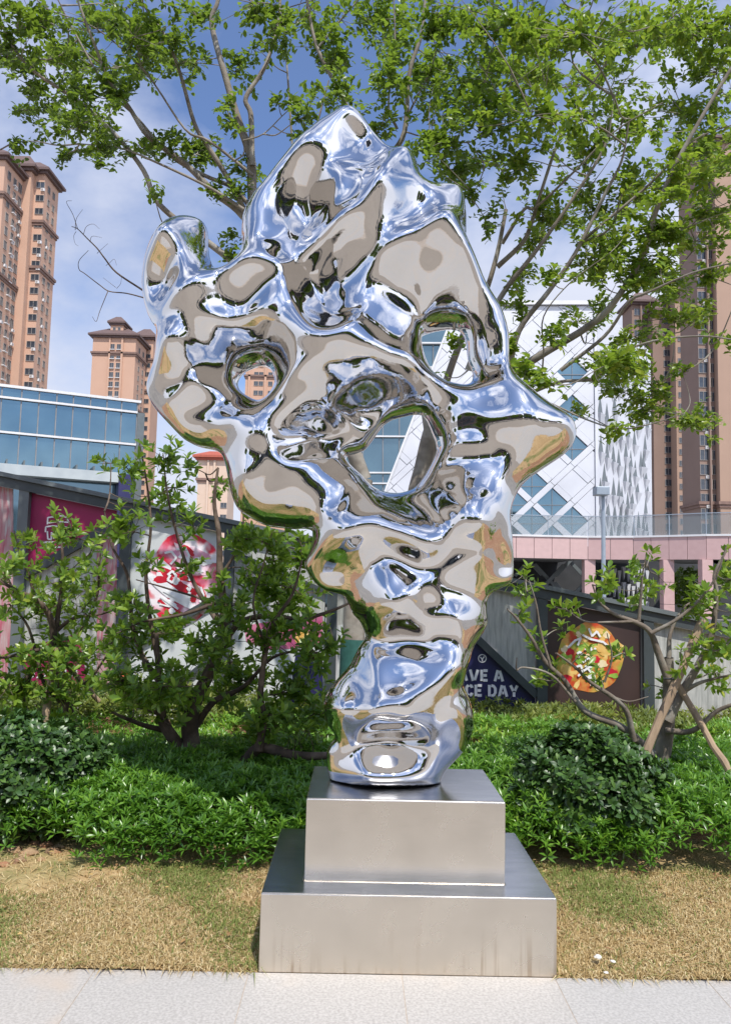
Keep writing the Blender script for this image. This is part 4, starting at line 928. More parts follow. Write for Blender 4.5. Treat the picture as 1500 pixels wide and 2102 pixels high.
# burger poster
flat(disc(1210, 1352, 68, 72, .2, wob=.035, seed=11), burger, 'food_picture', 1)
rb_ = np.random.default_rng(5); PAL = [burger2, burger2, lettuce, M['redpr'], burger, lettuce, material('cream_print', (.80,.70,.48), (.72,.55,.30), rough=.4, scale=12)]
for k in range(46):
    a_r = rb_.uniform(0, 6.28); r_r = 62*math.sqrt(rb_.uniform(0, 1)); pi_ = PAL[k % 7]
    flat(disc(1210+r_r*math.cos(a_r), 1352+r_r*1.08*math.sin(a_r), rb_.uniform(6, 17), rb_.uniform(4, 10), rb_.uniform(0, 3), n=16, wob=.16, seed=40+k), pi_, 'ingredient_picture', 1.3+.05*k)
b = MB()
for st in ([(1165,1330),(1180,1315),(1192,1310),(1185,1325)], [(1195,1303),(1212,1312),(1238,1318),(1252,1330)], [(1208,1290),(1215,1306),(1225,1296),(1232,1308)], [(1184,1342),(1190,1338),(1196,1344)], [(1186,1350),(1192,1346)],
           [(1196,1360),(1208,1350),(1218,1358),(1212,1370),(1200,1368)], [(1180,1370),(1192,1366),(1196,1380),(1186,1388)], [(1196,1378),(1206,1372),(1214,1382),(1206,1392),(1196,1386)], [(1204,1396),(1214,1390),(1222,1400),(1212,1408)], [(1200,1334),(1212,1328),(1216,1342),(1222,1330)]): ribbon(b, st, 4.2, YF+.008, YF+.0125)
b.build('script_lettering', M['white'], fw)
# ================================================================== VEGETATION
LM = {}
LM['tree'] = leaf_material('tree_leaf', [(0,(.045,.085,.016)),(.5,(.11,.18,.025)),(.85,(.19,.29,.032)),(1,(.30,.35,.045))], rough=.36, trans=.48, tcol=(.38,.56,.04))
LM['shrub'] = leaf_material('shrub_leaf', [(0,(.045,.10,.018)),(.45,(.11,.21,.026)),(.8,(.23,.35,.045)),(.97,(.42,.46,.07)),(1,(.42,.26,.03))], rough=.33, trans=.42, tcol=(.42,.62,.04))
LM['azalea'] = leaf_material('groundcover_leaf', [(0,(.035,.10,.014)),(.45,(.105,.24,.028)),(.85,(.20,.37,.04)),(1,(.33,.43,.05))], rough=.30, trans=.32, tcol=(.28,.58,.03))
LM['weed'] = leaf_material('weed_leaf', [(0,(.07,.11,.022)),(.5,(.15,.20,.03)),(.9,(.25,.27,.045)),(1,(.28,.16,.05))], rough=.5, trans=.3, tcol=(.34,.40,.05))
LM['camellia'] = leaf_material('bush_leaf', [(0,(.025,.06,.014)),(.6,(.05,.12,.022)),(1,(.15,.26,.04))], rough=.40, trans=.15, tcol=(.12,.25,.03), spec=.6)
LM['grass'] = leaf_material('dry_grass_blade', [(0,(.38,.26,.11)),(.4,(.56,.42,.21)),(.62,(.76,.64,.38)),(.64,(.14,.19,.045)),(1,(.26,.30,.09))], rough=.7, trans=.2, tcol=(.5,.4,.15), spec=.2)

def leaves_arrays(C, D, Nm, Ln, Wd, fold=.25, pos=.45, droop=.12):
    """C base, D direction, Nm normal (unit), Ln, Wd (n,) -> 6-vertex leaves with 4 tris"""
    S = np.cross(D, Nm); S /= np.linalg.norm(S, axis=1, keepdims=True)+1e-9
    Nn_ = np.cross(S, D); Ln = Ln[:, None]; Wd = Wd[:, None]
    mid = C+D*Ln*pos; tip = C+D*Ln-Nn_*Ln*droop
    a = mid-S*Wd*.5+Nn_*Wd*fold; b_ = mid+S*Wd*.5+Nn_*Wd*fold
    V = np.stack([C, a, mid, b_, tip], 1).reshape(-1, 3)
    n = len(C); k = (np.arange(n)*5)[:, None]
    Fq = np.concatenate([k+np.array([[0,2,1]]), k+np.array([[0,3,2]]), k+np.array([[1,2,4]]), k+np.array([[2,3,4]])], 1).reshape(-1, 3)
    return V, Fq
def leaves_round(C, D, Nm, Ln, Wd, fold=.2, droop=.12, **_):
    """rounder eight-triangle leaves with a folded midrib"""
    S = np.cross(D, Nm); S /= np.linalg.norm(S, axis=1, keepdims=True)+1e-9
    U = np.cross(S, D); Ln = Ln[:, None]; Wd = Wd[:, None]
    m1 = C+D*Ln*.32; m2 = C+D*Ln*.70-U*Ln*droop*.4; tip = C+D*Ln-U*Ln*droop
    f1 = U*Wd*fold*.8; f2 = U*Wd*fold*.85
    V = np.stack([C, m1-S*Wd*.42+f1, m2-S*Wd*.45+f2, tip, m2+S*Wd*.45+f2, m1+S*Wd*.42+f1, m1, m2], 1).reshape(-1, 3)
    k = (np.arange(len(C))*8)[:, None]
    T_ = [[0,6,1],[1,6,2],[6,7,2],[2,7,3],[0,5,6],[5,4,6],[6,4,7],[7,4,3]]
    return V, np.concatenate([k+np.array([t]) for t in T_], 1).reshape(-1, 3)
def unit(v): return v/(np.linalg.norm(v, axis=-1, keepdims=True)+1e-9)
class Leaves:
    def __init__(s): s.C=[]; s.D=[]; s.N=[]; s.L=[]; s.W=[]; s.T=[]
    def add(s, C, D, Nm, Ln, Wd, T): s.C.append(C); s.D.append(D); s.N.append(Nm); s.L.append(Ln); s.W.append(Wd); s.T.append(T)
    def build(s, name, mat, parent=None, **k):
        C, D, Nm = np.vstack(s.C), unit(np.vstack(s.D)), unit(np.vstack(s.N)); Ln = np.concatenate(s.L); Wd = np.concatenate(s.W); T = np.concatenate(s.T)
        rd = k.pop('rounded', False); V, Fq = (leaves_round if rd else leaves_arrays)(C, D, Nm, Ln, Wd, **k); return build(name, V, Fq, mat, parent, attr=np.repeat(T, 8 if rd else 5))
def rosettes(lv, tips, axes, n, Ln, Wd, spread, tint, tj=.25, lj=.25):
    """n leaves around each tip"""
    m = len(tips); ax = unit(axes); ref = np.where(np.abs(ax[:, 2:3]) < .9, np.array([[0,0,1.]]), np.array([[1.,0,0]]))
    u = unit(np.cross(ax, ref)); v = np.cross(ax, u)
    ph0 = rng.uniform(0, 6.28, m)
    for k in range(n):
        ph = ph0+k*2.4+rng.uniform(-.3, .3, m); sp_ = spread*(.55+.75*k/n)+rng.uniform(-.15, .15, m)
        r = np.cos(ph)[:, None]*u+np.sin(ph)[:, None]*v
        D = unit(ax*np.cos(sp_)[:, None]+r*np.sin(sp_)[:, None]); Nm = unit(ax*np.sin(sp_)[:, None]-r*np.cos(sp_)[:, None]+rng.normal(0, .18, (m, 3)))
        sc = rng.uniform(1-lj, 1+lj, m); Lk = Ln*sc
        C = tips-ax*(Ln*.35*rng.uniform(0, 1, m))[:, None]
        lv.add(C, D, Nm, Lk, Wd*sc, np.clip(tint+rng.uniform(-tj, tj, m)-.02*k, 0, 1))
def blob_points(ell, dens, ylo, yhi, jitter=.25, ysh=None):
    """sample crown points from (px,py,rx,ry[,weight]) clumps, each clump a ball at its own distance"""
    o = []; wt = []; global CENT; CENT = []
    for e in ell:
        cx_, cy_, rx, ry = e[:4]; k = e[4] if len(e) > 4 else 1.0
        yc = rng.uniform(ylo, yhi); n = max(3, int(dens*rx*ry*k/1000.0)); CENT.append((P(cx_, cy_, yc), len(o), n, (rx+ry)/2/F_PX*yc))
        a = rng.normal(0, .52, (n, 3)); 
        for q in a:
            Y = yc+q[2]*(rx+ry)/2/F_PX*yc*1.3
            o.append(P(cx_+q[0]*rx, cy_+q[1]*ry, Y)); wt.append(Y)
    return np.array(o)
def px_path(pts, Ya, Yb, k=5, wob=.0):
    n = len(pts); return smooth_path([P(a, b, Ya+(Yb-Ya)*i/max(1, n-1)) for i, (a, b) in enumerate(pts)], k)
def taper(n, r0, r1): return r0+(r1-r0)*np.linspace(0, 1, n)**.85

def grow(name, label, cat, base, limbs, tips_pts, twigmat, leafmat, leaf, group=None, seed=1, spray=True, up=.3, crown='crown', tw=.004, reach=1.3):
    """limbs: list of (path, r0, r1); tips_pts: crown points fed from the nearest limb by a curved twig"""
    root = empty(name, base, label, cat, group)
    wood = Tubes()
    for i, (p, r0, r1) in enumerate(limbs):
        T = Tubes(); T.add(p, taper(len(p), r0, r1), 9 if r0 > .02 else 6); T.build('trunk' if i == 0 and r0 > .03 else 'branch', twigmat, root)
    LP = np.vstack([p for p, a, b in limbs]); lv = Leaves(); tipn = len(tips_pts); LP0 = LP
    # every clump of leaves gets its own side branches off the nearest limb
    sub_ = []
    for (c, i0, n_, rad) in CENT:
        pts_ = tips_pts[i0:i0+n_]
        for q in pts_[rng.permutation(len(pts_))[:max(2, min(5, int(rad*9)))]]:
            q = c*.25+q*.75
            A0 = np.vstack([LP0]+[z for z in sub_[-12:]]) if sub_ else LP0
            d = np.linalg.norm(A0-q, axis=1)+np.maximum(0, A0[:, 2]-q[2])*.8; s = A0[int(np.argmin(d))]; v = q-s; Lv = np.linalg.norm(v)
            if Lv < .12: continue
            side_ = unit(np.cross(v, [0, 1., .3]))*rng.normal(0, .10)*Lv
            pp = smooth_path([s, s+v*.33+side_+np.array([0, 0, -.05*Lv]), s+v*.68+side_*.7, q], 4); wood.add(pp, taper(len(pp), min(.004+.006*Lv, .016), .0028), 5); sub_.append(pp[3:])
    if sub_: LP = np.vstack([LP]+sub_)
    ldir = []
    for q in tips_pts:
        d = np.linalg.norm(LP-q, axis=1)+np.maximum(0, LP[:, 2]-q[2])*.3; j = int(np.argmin(d)); s = LP[j]; v = q-s; Lv = np.linalg.norm(v)
        if Lv > reach:                                   # too far from any limb: start the twig part way
            s = q-v/Lv*reach; v = q-s; Lv = reach
        bow = np.array([rng.normal(0, .07), rng.normal(0, .07), -.10*up])*Lv
        pts = np.array([s, s+v*.35+bow, s+v*.7+bow*.8, q]); pp = smooth_path(pts, 2)
        wood.add(pp, taper(len(pp), min(tw*1.0+.0028*Lv, .011), tw*.35), 4); ldir.append(unit(v+np.array([0, 0, up*Lv])))
    if tipn: o = wood.build('twigs', twigmat, root); o['kind'] = 'stuff'
    ldir = np.array(ldir)
    if spray:
        # alternate leaves along the outer part of each twig plus two side twiglets
        n, Ln, Wd, tint = leaf
        side = []
        for m__ in range(3):
            off_ = rng.normal(0, .06, (tipn, 3)) if m__ else np.zeros((tipn, 3)); dd = unit(ldir+rng.normal(0, .55, (tipn, 3))*(m__ > 0))
            for k in range(n):
                f = k/n; C = tips_pts+off_*.6-dd*(Ln*1.9*f); sgn = 1 if k % 2 else -1
                sd = unit(np.cross(dd, np.array([[0, 0, 1.]])+rng.normal(0, .35, (tipn, 3))))
                D = unit(dd*(.65+.2*(1-f))+sd*sgn*.85+rng.normal(0, .22, (tipn, 3))); Nm = unit(np.array([[0, -.25, 1.]])+rng.normal(0, .42, (tipn, 3)))
                sc = rng.uniform(.7, 1.15, tipn); lv.add(C, D, Nm, Ln*sc, Wd*sc, np.clip(tint+rng.uniform(-.35, .35, tipn), 0, 1))
    else:
        n, Ln, Wd, tint = leaf
        rosettes(lv, tips_pts, ldir, n, Ln, Wd, .95, tint, .35)
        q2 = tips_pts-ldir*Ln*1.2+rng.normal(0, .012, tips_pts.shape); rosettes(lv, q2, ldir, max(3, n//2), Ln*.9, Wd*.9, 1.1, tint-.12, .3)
    o = lv.build(crown, leafmat, root, fold=.16, droop=.12, rounded=True); o['kind'] = 'stuff'
    return root

# ---- tall trees behind the sculpture
def ab(l, ox, oy, s): return [(ox+x/s, oy+y/s) for x, y in l]
A_ = lambda l: ab(l, 0, 0, 2.0)
B_ = lambda l: ab(l, 750, 0, 2.0)
C_ = lambda l: ab(l, 900, 400, 2.5)
t1 = [(px_path([(722,1450),(725,1320),(728,1230),(735,1080),(745,985)], 6.9, 7.0), .105, .085),
 (px_path([(745,985),(715,900),(640,700),(570,520),(522,425),(515,325),(490,250),(465,165),(435,50),(448,0),(455,-80)], 7.0, 6.6), .075, .012),
 (px_path([(518,340),(517,310),(515,235),(505,200),(545,135),(570,50),(575,0),(580,-60)], 6.75, 6.6), .03, .010),
 (px_path([(640,700),(560,560),(510,450),(470,370),(430,305),(400,255),(370,150),(340,75),(295,10),(270,-40)], 7.0, 6.2), .035, .007),
 (px_path([(570,560),(500,445),(440,395),(390,345),(345,310),(300,275),(265,220),(225,165),(200,105),(160,0),(150,-50)], 7.0, 6.0), .038, .007),
 (px_path([(620,700),(500,560),(430,500),(367,455),(320,410),(295,350),(240,280),(165,210),(75,150),(30,100),(0,45),(-40,0)], 7.0, 5.9), .036, .006),
 (px_path([(560,520),(495,400),(420,360),(350,320),(280,240),(220,180),(150,60),(120,0)], 6.9, 6.4), .024, .005),
 (px_path([(500,430),(430,385),(325,335),(250,305),(165,295)], 6.6, 6.2), .016, .004),
 (px_path([(690,500),(630,320),(645,275),(675,165)], 7.2, 7.0), .022, .006),
 (px_path([(600,300),(590,150),(578,20),(572,-30)], 7.3, 7.1), .012, .006),
 (px_path([(520,360),(430,290),(380,265),(300,150),(200,60),(100,20)], 6.6, 6.1), .014, .004)]
dead = [(px_path([(330,625),(295,597),(240,560),(215,530),(200,510),(180,490),(160,470),(148,465)], 6.6, 6.2), .010, .003), (px_path([(330,622),(295,611),(260,602),(225,598),(205,585),(175,562),(163,553),(163,535),(182,514)], 6.6, 6.2), .007, .002),
 (px_path([(160,470),(150,440),(137,415),(148,412)], 6.2, 6.2), .003, .0015), (px_path([(155,472),(157,450),(170,430)], 6.2, 6.2), .003, .0012), (px_path([(172,480),(178,465),(192,460),(205,470)], 6.25, 6.2), .0025, .001),
 (px_path([(185,497),(190,485),(210,488)], 6.25, 6.2), .0025, .001), (px_path([(200,520),(205,515),(222,500)], 6.3, 6.2), .0025, .001), (px_path([(222,598),(215,615),(205,640),(198,660),(190,650)], 6.3, 6.2), .004, .0015), (px_path([(240,592),(248,582),(250,568)], 6.4, 6.3), .002, .001),
 (px_path([(238,590),(225,580),(212,570)], 6.4, 6.3), .002, .001), (px_path([(157,475),(152,485),(155,500),(162,505)], 6.2, 6.2), .002, .001), (px_path([(218,545),(225,540),(235,532),(240,545)], 6.4, 6.3), .002, .001)]
eL = [(60,60,90,60),(200,40,110,45),(130,120,110,50),(300,70,110,50),(60,225,65,35),(150,245,75,35),(140,320,22,25),(230,190,60,35),(200,270,55,35),(330,130,75,35),(235,305,45,22),(300,300,55,22),(350,290,45,22),
 (400,300,55,30),(430,320,45,25),(390,130,35,22),(420,30,40,30),(500,120,35,45),(570,60,35,55),(530,20,45,22),(467,215,18,35),(480,262,16,22),(600,205,40,16,1.2),(620,240,25,30),(612,282,12,18),(500,340,26,22),
 (475,390,36,36),(530,360,16,16),(313,388,17,11,1.6),(213,337,9,7,2),(462,488,32,10,1.3),(480,520,16,10,1.3),(20,140,40,40),(90,180,50,30),(30,300,30,25,.6),(260,150,50,30),(180,190,50,30),(-60,80,80,80,.6),(-60,220,60,60,.6),(250,-60,260,40,.6),(540,-60,160,40,.5)]
pts = blob_points(eL, 9.5, 5.9, 7.3)
lf = (6, .062, .037, .26)
tr1 = grow('shade_tree', 'tall tree with its crown at upper left, forked trunk seen through the large hole', 'tree', (P(722,1450,6.9)[0], 6.9, 0), t1, pts, M['bark2'], LM['tree'], lf, 'shade trees behind the sculpture', up=.2, tw=.0035)
for (p_, r0, r1) in dead: T = Tubes(); T.add(p_, taper(len(p_), r0, r1), 5); T.build('bare_twig', M['barkd'], tr1)
T = Tubes(); q = px_path([(722,1400),(724,1345),(726,1312)], 6.9, 6.9); T.add(q, np.full(len(q), .112), 10); T.build('trunk_wrap', M['wrap'], tr1)
t2 = [(px_path([(845,1440),(850,1200),(852,1040),(868,960),(880,900),(895,850)], 7.6, 7.4), 0.1200, 0.0680),
 (px_path([(880,900),(850,700),(800,420),(800,330),(830,270),(840,150),(865,70),(872,0),(875,-60)], 7.4, 7.0), 0.0400, 0.0112),
 (px_path([(800,430),(770,380),(755,300),(723,240),(695,185),(650,95),(630,0),(625,-50)], 7.3, 7.0), 0.0360, 0.0096),
 (px_path([(815,265),(797,215),(810,100),(808,0)], 7.2, 7.0), 0.0144, 0.0056),
 (px_path([(655,95),(700,40),(735,0),(760,-40)], 7.1, 6.9), 0.0128, 0.0048),
 (px_path([(840,230),(880,150),(900,80),(905,0)], 7.1, 6.8), 0.0112, 0.0040),
 (px_path([(895,850),(930,740),(975,630),(996,600),(1020,520),(1038,430)], 7.5, 7.2), 0.0400, 0.0176),
 (px_path([(1020,548),(1072,548-50),(1092,452),(1108,400),(1145,290),(1180,220),(1230,150),(1270,75)], 7.2, 6.4), 0.0256, 0.0048) ,
 (px_path([(1030,500),(1075,430),(1100,425),(1180,350),(1260,270),(1360,210)], 7.2, 6.2), 0.0192, 0.0040)]
t3 = [(px_path([(900,1430),(880,1200),(868,1010),(880,930),(940,860),(1000,790)], 7.9, 7.3), 0.1100, 0.0600),
 (px_path([(960,760),(1000,660),(1040,590),(1080,540),(1125,480),(1180,400),(1240,300),(1260,200)], 7.1, 6.2), 0.0320, 0.0072),
 (px_path([(1040,780),(1064,680),(1124,600),(1180,520),(1240,400),(1275,330),(1290,250)], 6.9, 6.0), 0.0304, 0.0064),
 (px_path([(1000,790),(1052,764),(1124,720),(1204,672),(1260,620),(1320,520),(1350,420),(1400,310),(1500,140),(1560,60)], 7.2, 5.6), 0.0440, 0.0096),
 (px_path([(1020,830),(1092,805),(1148,784),(1220,776),(1260,732),(1340,700),(1440,690),(1520,700)], 7.2, 5.6), 0.0192, 0.0048),
 (px_path([(1080,815),(1120,824),(1200,860),(1268,880),(1328,872),(1400,850)], 6.6, 5.7), 0.0096, 0.0032),
 (px_path([(1110,790),(1115,720),(1115,650),(1170,580),(1250,520)], 6.8, 6.0), 0.0088, 0.0032),
 (px_path([(1150,760),(1240,690),(1290,620),(1330,600),(1420,560),(1500,540)], 6.6, 5.6), 0.0176, 0.0048),
 (px_path([(1185,500),(1250,470),(1275,400)], 6.5, 6.1), 0.0128, 0.0048), (px_path([(1185,502),(1330,380),(1420,290),(1520,250)], 6.5, 5.7), 0.0144, 0.0040)]
eR = [(820,60,55,55),(800,165,45,55),(780,262,26,36),(660,60,55,55),(700,120,55,38),(690,178,50,28),(770,20,40,40),(900,50,55,45),(880,150,65,55),(930,230,75,45),(905,300,55,45,1.2),(990,60,75,55),(1000,150,85,55),(1010,230,85,38),(962,350,66,32,1.2),(930,375,16,14),
 (960,402,16,20),(1012,470,17,34)]
eR3 = [(1100,60,95,55),(1100,150,95,55),(1120,230,95,55,.9),(1220,60,95,55),(1250,150,90,55,.8),(1330,60,90,55),(1410,60,80,60),(1480,60,60,60),(1450,150,80,60,.8),(1400,240,78,55),(1300,250,75,55,.8),(1200,290,80,50,.8),(1060,300,60,40,.8),(1055,355,45,26,.8),
 (1120,430,55,36,1.1),(1100,490,46,28,1.1),(1200,420,75,46,1.1),(1300,380,75,55,1.1),(1400,360,75,55,1.1),(1470,300,60,80,1.1),(1250,490,85,46,1.2),(1350,480,75,46,1.2),(1450,450,58,50,1.2),(1340,560,50,30,1.2),(1080,560,34,34,.9),(1130,560,30,24,.9),
 (1200,560,56,26,1),(1290,560,85,36,1.2),(1380,580,65,36,1.2),(1450,560,48,28,1.2),(1060,620,26,36),(1180,660,44,26),(1240,642,36,26),(1050,700,17,36),(1080,760,26,34,1.2),(1120,790,34,26),(1130,690,44,22),(1240,750,64,27,1.3),(1290,740,64,36,1.3),
 (1250,790,36,22),(1340,800,64,30,1.3),(1330,850,54,20,1.3),(1430,865,44,34,1.6),(1268,893,26,12,1.5),(1180,838,36,12,1.2),(1390,650,64,27),(1440,640,44,18),(1300,690,54,22),(1400,765,40,16,.7),(1490,700,18,10),(935,700,20,8),(905,780,18,9),(1560,200,60,200,.5),(1560,500,50,150,.5),(1200,-60,300,40,.5)]
grow('shade_tree', 'tall leafy tree rising directly behind the top of the sculpture', 'tree', (P(845,1440,7.6)[0], 7.6, 0), t2, blob_points(eR, 11.5, 6.2, 7.6), M['bark2'], LM['tree'], (6, .066, .038, .46), 'shade trees behind the sculpture', up=.2, tw=.0035)
grow('shade_tree', 'broad leafy tree spreading over the right side in front of the white building', 'tree', (P(900,1430,7.9)[0], 7.9, 0), t3, blob_points(eR3, 8.6, 5.9, 7.9), M['bark2'], LM['tree'], (6, .068, .040, .72), 'shade trees behind the sculpture', up=.15, tw=.0035)

# ---- gnarled shrubs
B0 = (395, 1625)
s2 = [(px_path([(398,1630),(388,1590),(385,1555)], 5.5, 5.5), .10, .085), (px_path([(385,1570),(365,1530),(335,1480),(328,1430),(325,1380),(322,1300)], 5.5, 5.3), .055, .014),
 (px_path([(390,1570),(392,1520),(390,1480),(405,1430),(430,1380),(450,1330),(460,1260),(452,1180),(450,1100),(440,1030),(448,960)], 5.5, 5.4), .07, .008), (px_path([(400,1630),(440,1600),(500,1565),(535,1535),(600,1550),(640,1552),(690,1550)], 5.4, 5.1), .05, .022),
 (px_path([(530,1540),(540,1480),(535,1420),(545,1340),(560,1280),(600,1220),(620,1150)], 5.2, 5.2), .030, .006), (px_path([(425,1390),(480,1290),(540,1265),(620,1270),(690,1250),(740,1225)], 5.4, 5.1), .028, .006), (px_path([(395,1500),(440,1440),(500,1410),(560,1350),(640,1330)], 5.5, 5.6), .028, .006),
 (px_path([(345,1500),(300,1490),(260,1475),(230,1462)], 5.5, 5.3), .022, .008), (px_path([(328,1400),(290,1340),(270,1260),(262,1180),(230,1120),(215,1050)], 5.4, 5.3), .022, .005), (px_path([(330,1380),(310,1280),(300,1180),(310,1080),(300,980),(285,900)], 5.4, 5.2), .020, .004),
 (px_path([(455,1290),(400,1200),(370,1120),(345,1020),(335,930)], 5.4, 5.3), .020, .004), (px_path([(456,1180),(490,1120),(500,1060),(490,1000)], 5.4, 5.3), .013, .004), (px_path([(545,1330),(520,1240),(540,1160),(560,1090)], 5.2, 5.2), .012, .003),
 (px_path([(462,1230),(380,1260),(300,1275),(240,1300)], 5.4, 5.2), .016, .004), (px_path([(470,1310),(430,1240),(350,1210),(280,1190)], 5.4, 5.5), .014, .004), (px_path([(335,1470),(280,1440),(240,1400),(200,1380)], 5.4, 5.2), .018, .005)]
e2 = [(335,930,28,30,1.2),(392,960,18,26,.9),(275,960,18,40),(212,955,16,22),(325,1010,45,30),(455,1000,16,32,.8),(250,1080,55,34,.8),(380,1070,45,32,.6),(500,1100,45,40,.9),(560,1110,42,36),(615,1150,48,48,1.1),(530,1185,60,50,1.1),(600,1230,65,50,1.2),(560,1300,65,40,1.1),(645,1330,45,50),(480,1260,46,46,1),
 (430,1320,50,50,.9),(345,1290,60,46,.7),(270,1240,36,40,.7),(270,1310,56,45),(250,1390,60,40,1.1),(350,1400,70,50,1.1),(480,1390,75,48,1.2),(600,1410,60,50,1.2),(560,1480,80,40,1),(300,1160,30,30,.5),(400,1160,30,30,.5),(640,1460,40,40,1),(640,1510,40,30,.8),(330,1440,80,30,1)]
grow('gnarled_shrub', 'large dark multi-stemmed shrub with low spreading limbs just left of the plinth', 'shrub', tuple(G(398,1630,.02)), s2, blob_points(e2, 13, 5.0, 5.9), M['barkd'], LM['shrub'], (7, .068, .027, .52), 'gnarled shrubs in front of the poster wall', spray=False, up=.8, tw=.003, reach=.8)
s1 = [(px_path([(150,1500),(140,1450),(118,1390),(112,1330)], 6.2, 6.1), .045, .03), (px_path([(60,1490),(45,1430),(70,1370),(105,1330)], 6.3, 6.1), .035, .02), (px_path([(112,1330),(105,1270),(75,1230),(40,1215),(0,1190),(-40,1150)], 6.1, 5.8), .028, .008), (px_path([(112,1330),(120,1260),(130,1180),(125,1100),(110,1050)], 6.1, 6.0), .024, .004),
 (px_path([(118,1350),(170,1290),(200,1220),(205,1150),(215,1100)], 6.1, 6.0), .020, .004), (px_path([(112,1300),(150,1270),(210,1260),(260,1240)], 6.1, 6.0), .018, .004), (px_path([(100,1330),(50,1340),(0,1350),(-50,1330)], 6.1, 5.8), .018, .006), (px_path([(80,1260),(60,1180),(40,1130),(30,1090)], 6.1, 5.9), .014, .004), (px_path([(140,1420),(180,1400),(210,1360),(230,1330)], 6.1, 5.9), .018, .005), (px_path([(30,1215),(0,1150),(-10,1100)], 6.0, 5.9), .010, .003), (px_path([(125,1440),(90,1400),(60,1290),(20,1240)], 6.2, 6.0), .02, .006)]
e1 = [(50,1110,50,28,.6),(130,1090,50,40,.6),(110,1180,60,40,.7),(40,1240,46,40,.8),(140,1250,70,46,.9),(60,1340,66,42,1),(170,1330,66,46,1),(120,1410,80,42,1),(190,1170,40,40,.6),(30,1420,50,40,1),(210,1240,40,30,.6),(180,1120,24,40,.5),(-30,1200,40,80,.6),(-40,1350,50,80,.8),(30,1160,40,30,.6)]
grow('gnarled_shrub', 'staked shrub with tangled brown stems at the far left in front of the magenta poster', 'shrub', tuple(G(120,1500,.05)), s1, blob_points(e1, 13, 5.6, 6.5), M['barkd'], LM['shrub'], (6, .070, .028, .6), 'gnarled shrubs in front of the poster wall', spray=False, up=.8, tw=.003, reach=.8)
s3 = [(px_path([(1352,1580),(1362,1530),(1370,1480),(1372,1410),(1372,1350)], 5.4, 5.3), .065, .03), (px_path([(1358,1570),(1320,1530),(1270,1490),(1200,1460),(1160,1400),(1120,1360),(1090,1310),(1060,1270),(1040,1250)], 5.4, 5.0), .032, .005),
 (px_path([(1370,1480),(1400,1420),(1435,1360),(1460,1300),(1470,1220),(1465,1180),(1490,1130)], 5.3, 5.2), .034, .006), (px_path([(1366,1500),(1420,1500),(1470,1460),(1520,1440)], 5.3, 5.0), .022, .010), (px_path([(1372,1400),(1350,1340),(1335,1300),(1310,1280),(1260,1260),(1230,1235),(1215,1200)], 5.3, 5.1), .028, .005),
 (px_path([(1335,1300),(1390,1270),(1440,1225),(1470,1180),(1490,1120)], 5.2, 5.0), .014, .004), (px_path([(1310,1275),(1315,1220),(1318,1180),(1325,1140)], 5.2, 5.1), .012, .003), (px_path([(1400,1420),(1440,1400),(1500,1385)], 5.3, 5.1), .018, .006), (px_path([(1300,1520),(1285,1460),(1255,1430),(1210,1400),(1180,1370),(1140,1340)], 5.3, 5.0), .022, .006),
 (px_path([(1180,1440),(1130,1385),(1075,1370),(1060,1375),(1060,1350)], 5.1, 4.95), .010, .003), (px_path([(1130,1370),(1110,1300),(1100,1240),(1085,1190)], 5.1, 5.0), .010, .003), (px_path([(1310,1275),(1250,1277),(1200,1275),(1160,1250)], 5.2, 5.0), .010, .003), (px_path([(1256,1430),(1290,1440),(1330,1430)], 5.2, 5.2), .008, .003), (px_path([(1240,1400),(1255,1350),(1245,1300)], 5.1, 5.0), .008, .003), (px_path([(1372,1350),(1375,1300),(1400,1250),(1430,1230)], 5.3, 5.3), .018, .004)]
e3 = [(1080,1200,24,34,1.1),(1065,1260,20,26),(1095,1300,14,34),(1160,1245,24,16,1.5),(1310,1165,24,20,1),(1335,1135,8,12,1),(1350,1200,24,24,.8),(1250,1190,34,26,.9),(1300,1230,36,30,.7),(1440,1230,40,50,1),(1485,1180,26,60,1.2),(1460,1320,44,44,.8),(1400,1340,30,24,.5),(1480,1400,34,34,.8),(1130,1370,14,22),(1345,1400,22,22,.7),(1160,1290,14,14),(1225,1400,22,20,.7),(1210,1340,18,30,.5),(1520,1300,40,90,.8),(1110,1390,14,12,1),(1270,1330,24,24,.5)]
grow('gnarled_shrub', 'open shrub with bare crossing limbs propped by stakes at the right', 'shrub', tuple(G(1352,1585,.05)), s3, blob_points(e3, 11, 4.9, 5.5), M['bark'], LM['shrub'], (6, .062, .027, .66), 'gnarled shrubs in front of the poster wall', spray=False, up=.8, tw=.003, reach=.7)

# ---- timber stakes
def stake(a, b_, Ya, Yb, r, label):
    p = np.array([P(*a, Ya), P(*b_, Yb)]); q = np.array([p[0]+(p[1]-p[0])*t for t in np.linspace(0, 1, 9)])+np.concatenate([np.zeros((1,3)), rng.normal(0, .0035, (7, 3)), np.zeros((1,3))])
    m = MB(); m.tube(q, r*(1+rng.normal(0, .05, 9)), 8); n = len(q)*8
    m.f.append(tuple(range(n-8, n))); m.m.append(0); m.f.append(tuple(range(7, -1, -1))); m.m.append(0)
    o = m.build('timber_stake', M['wood'], smooth=False); tag(o, label, 'stake', 'timber stakes propping the shrubs')
stake((1325,1545), (1441,1272), 5.0, 5.15, .026, 'pale peeling timber stake leaning up to the right across the right shrub')
stake((1520,1625), (1384,1395), 4.9, 5.3, .022, 'thinner timber stake at the right edge leaning up to the left')
stake((93,1482), (116,1330), 5.95, 6.05, .028, 'upright timber stake under the far left shrub')
stake((205,1440), (120,1345), 6.2, 6.1, .018, 'thin slanting timber stake beside the far left shrub')
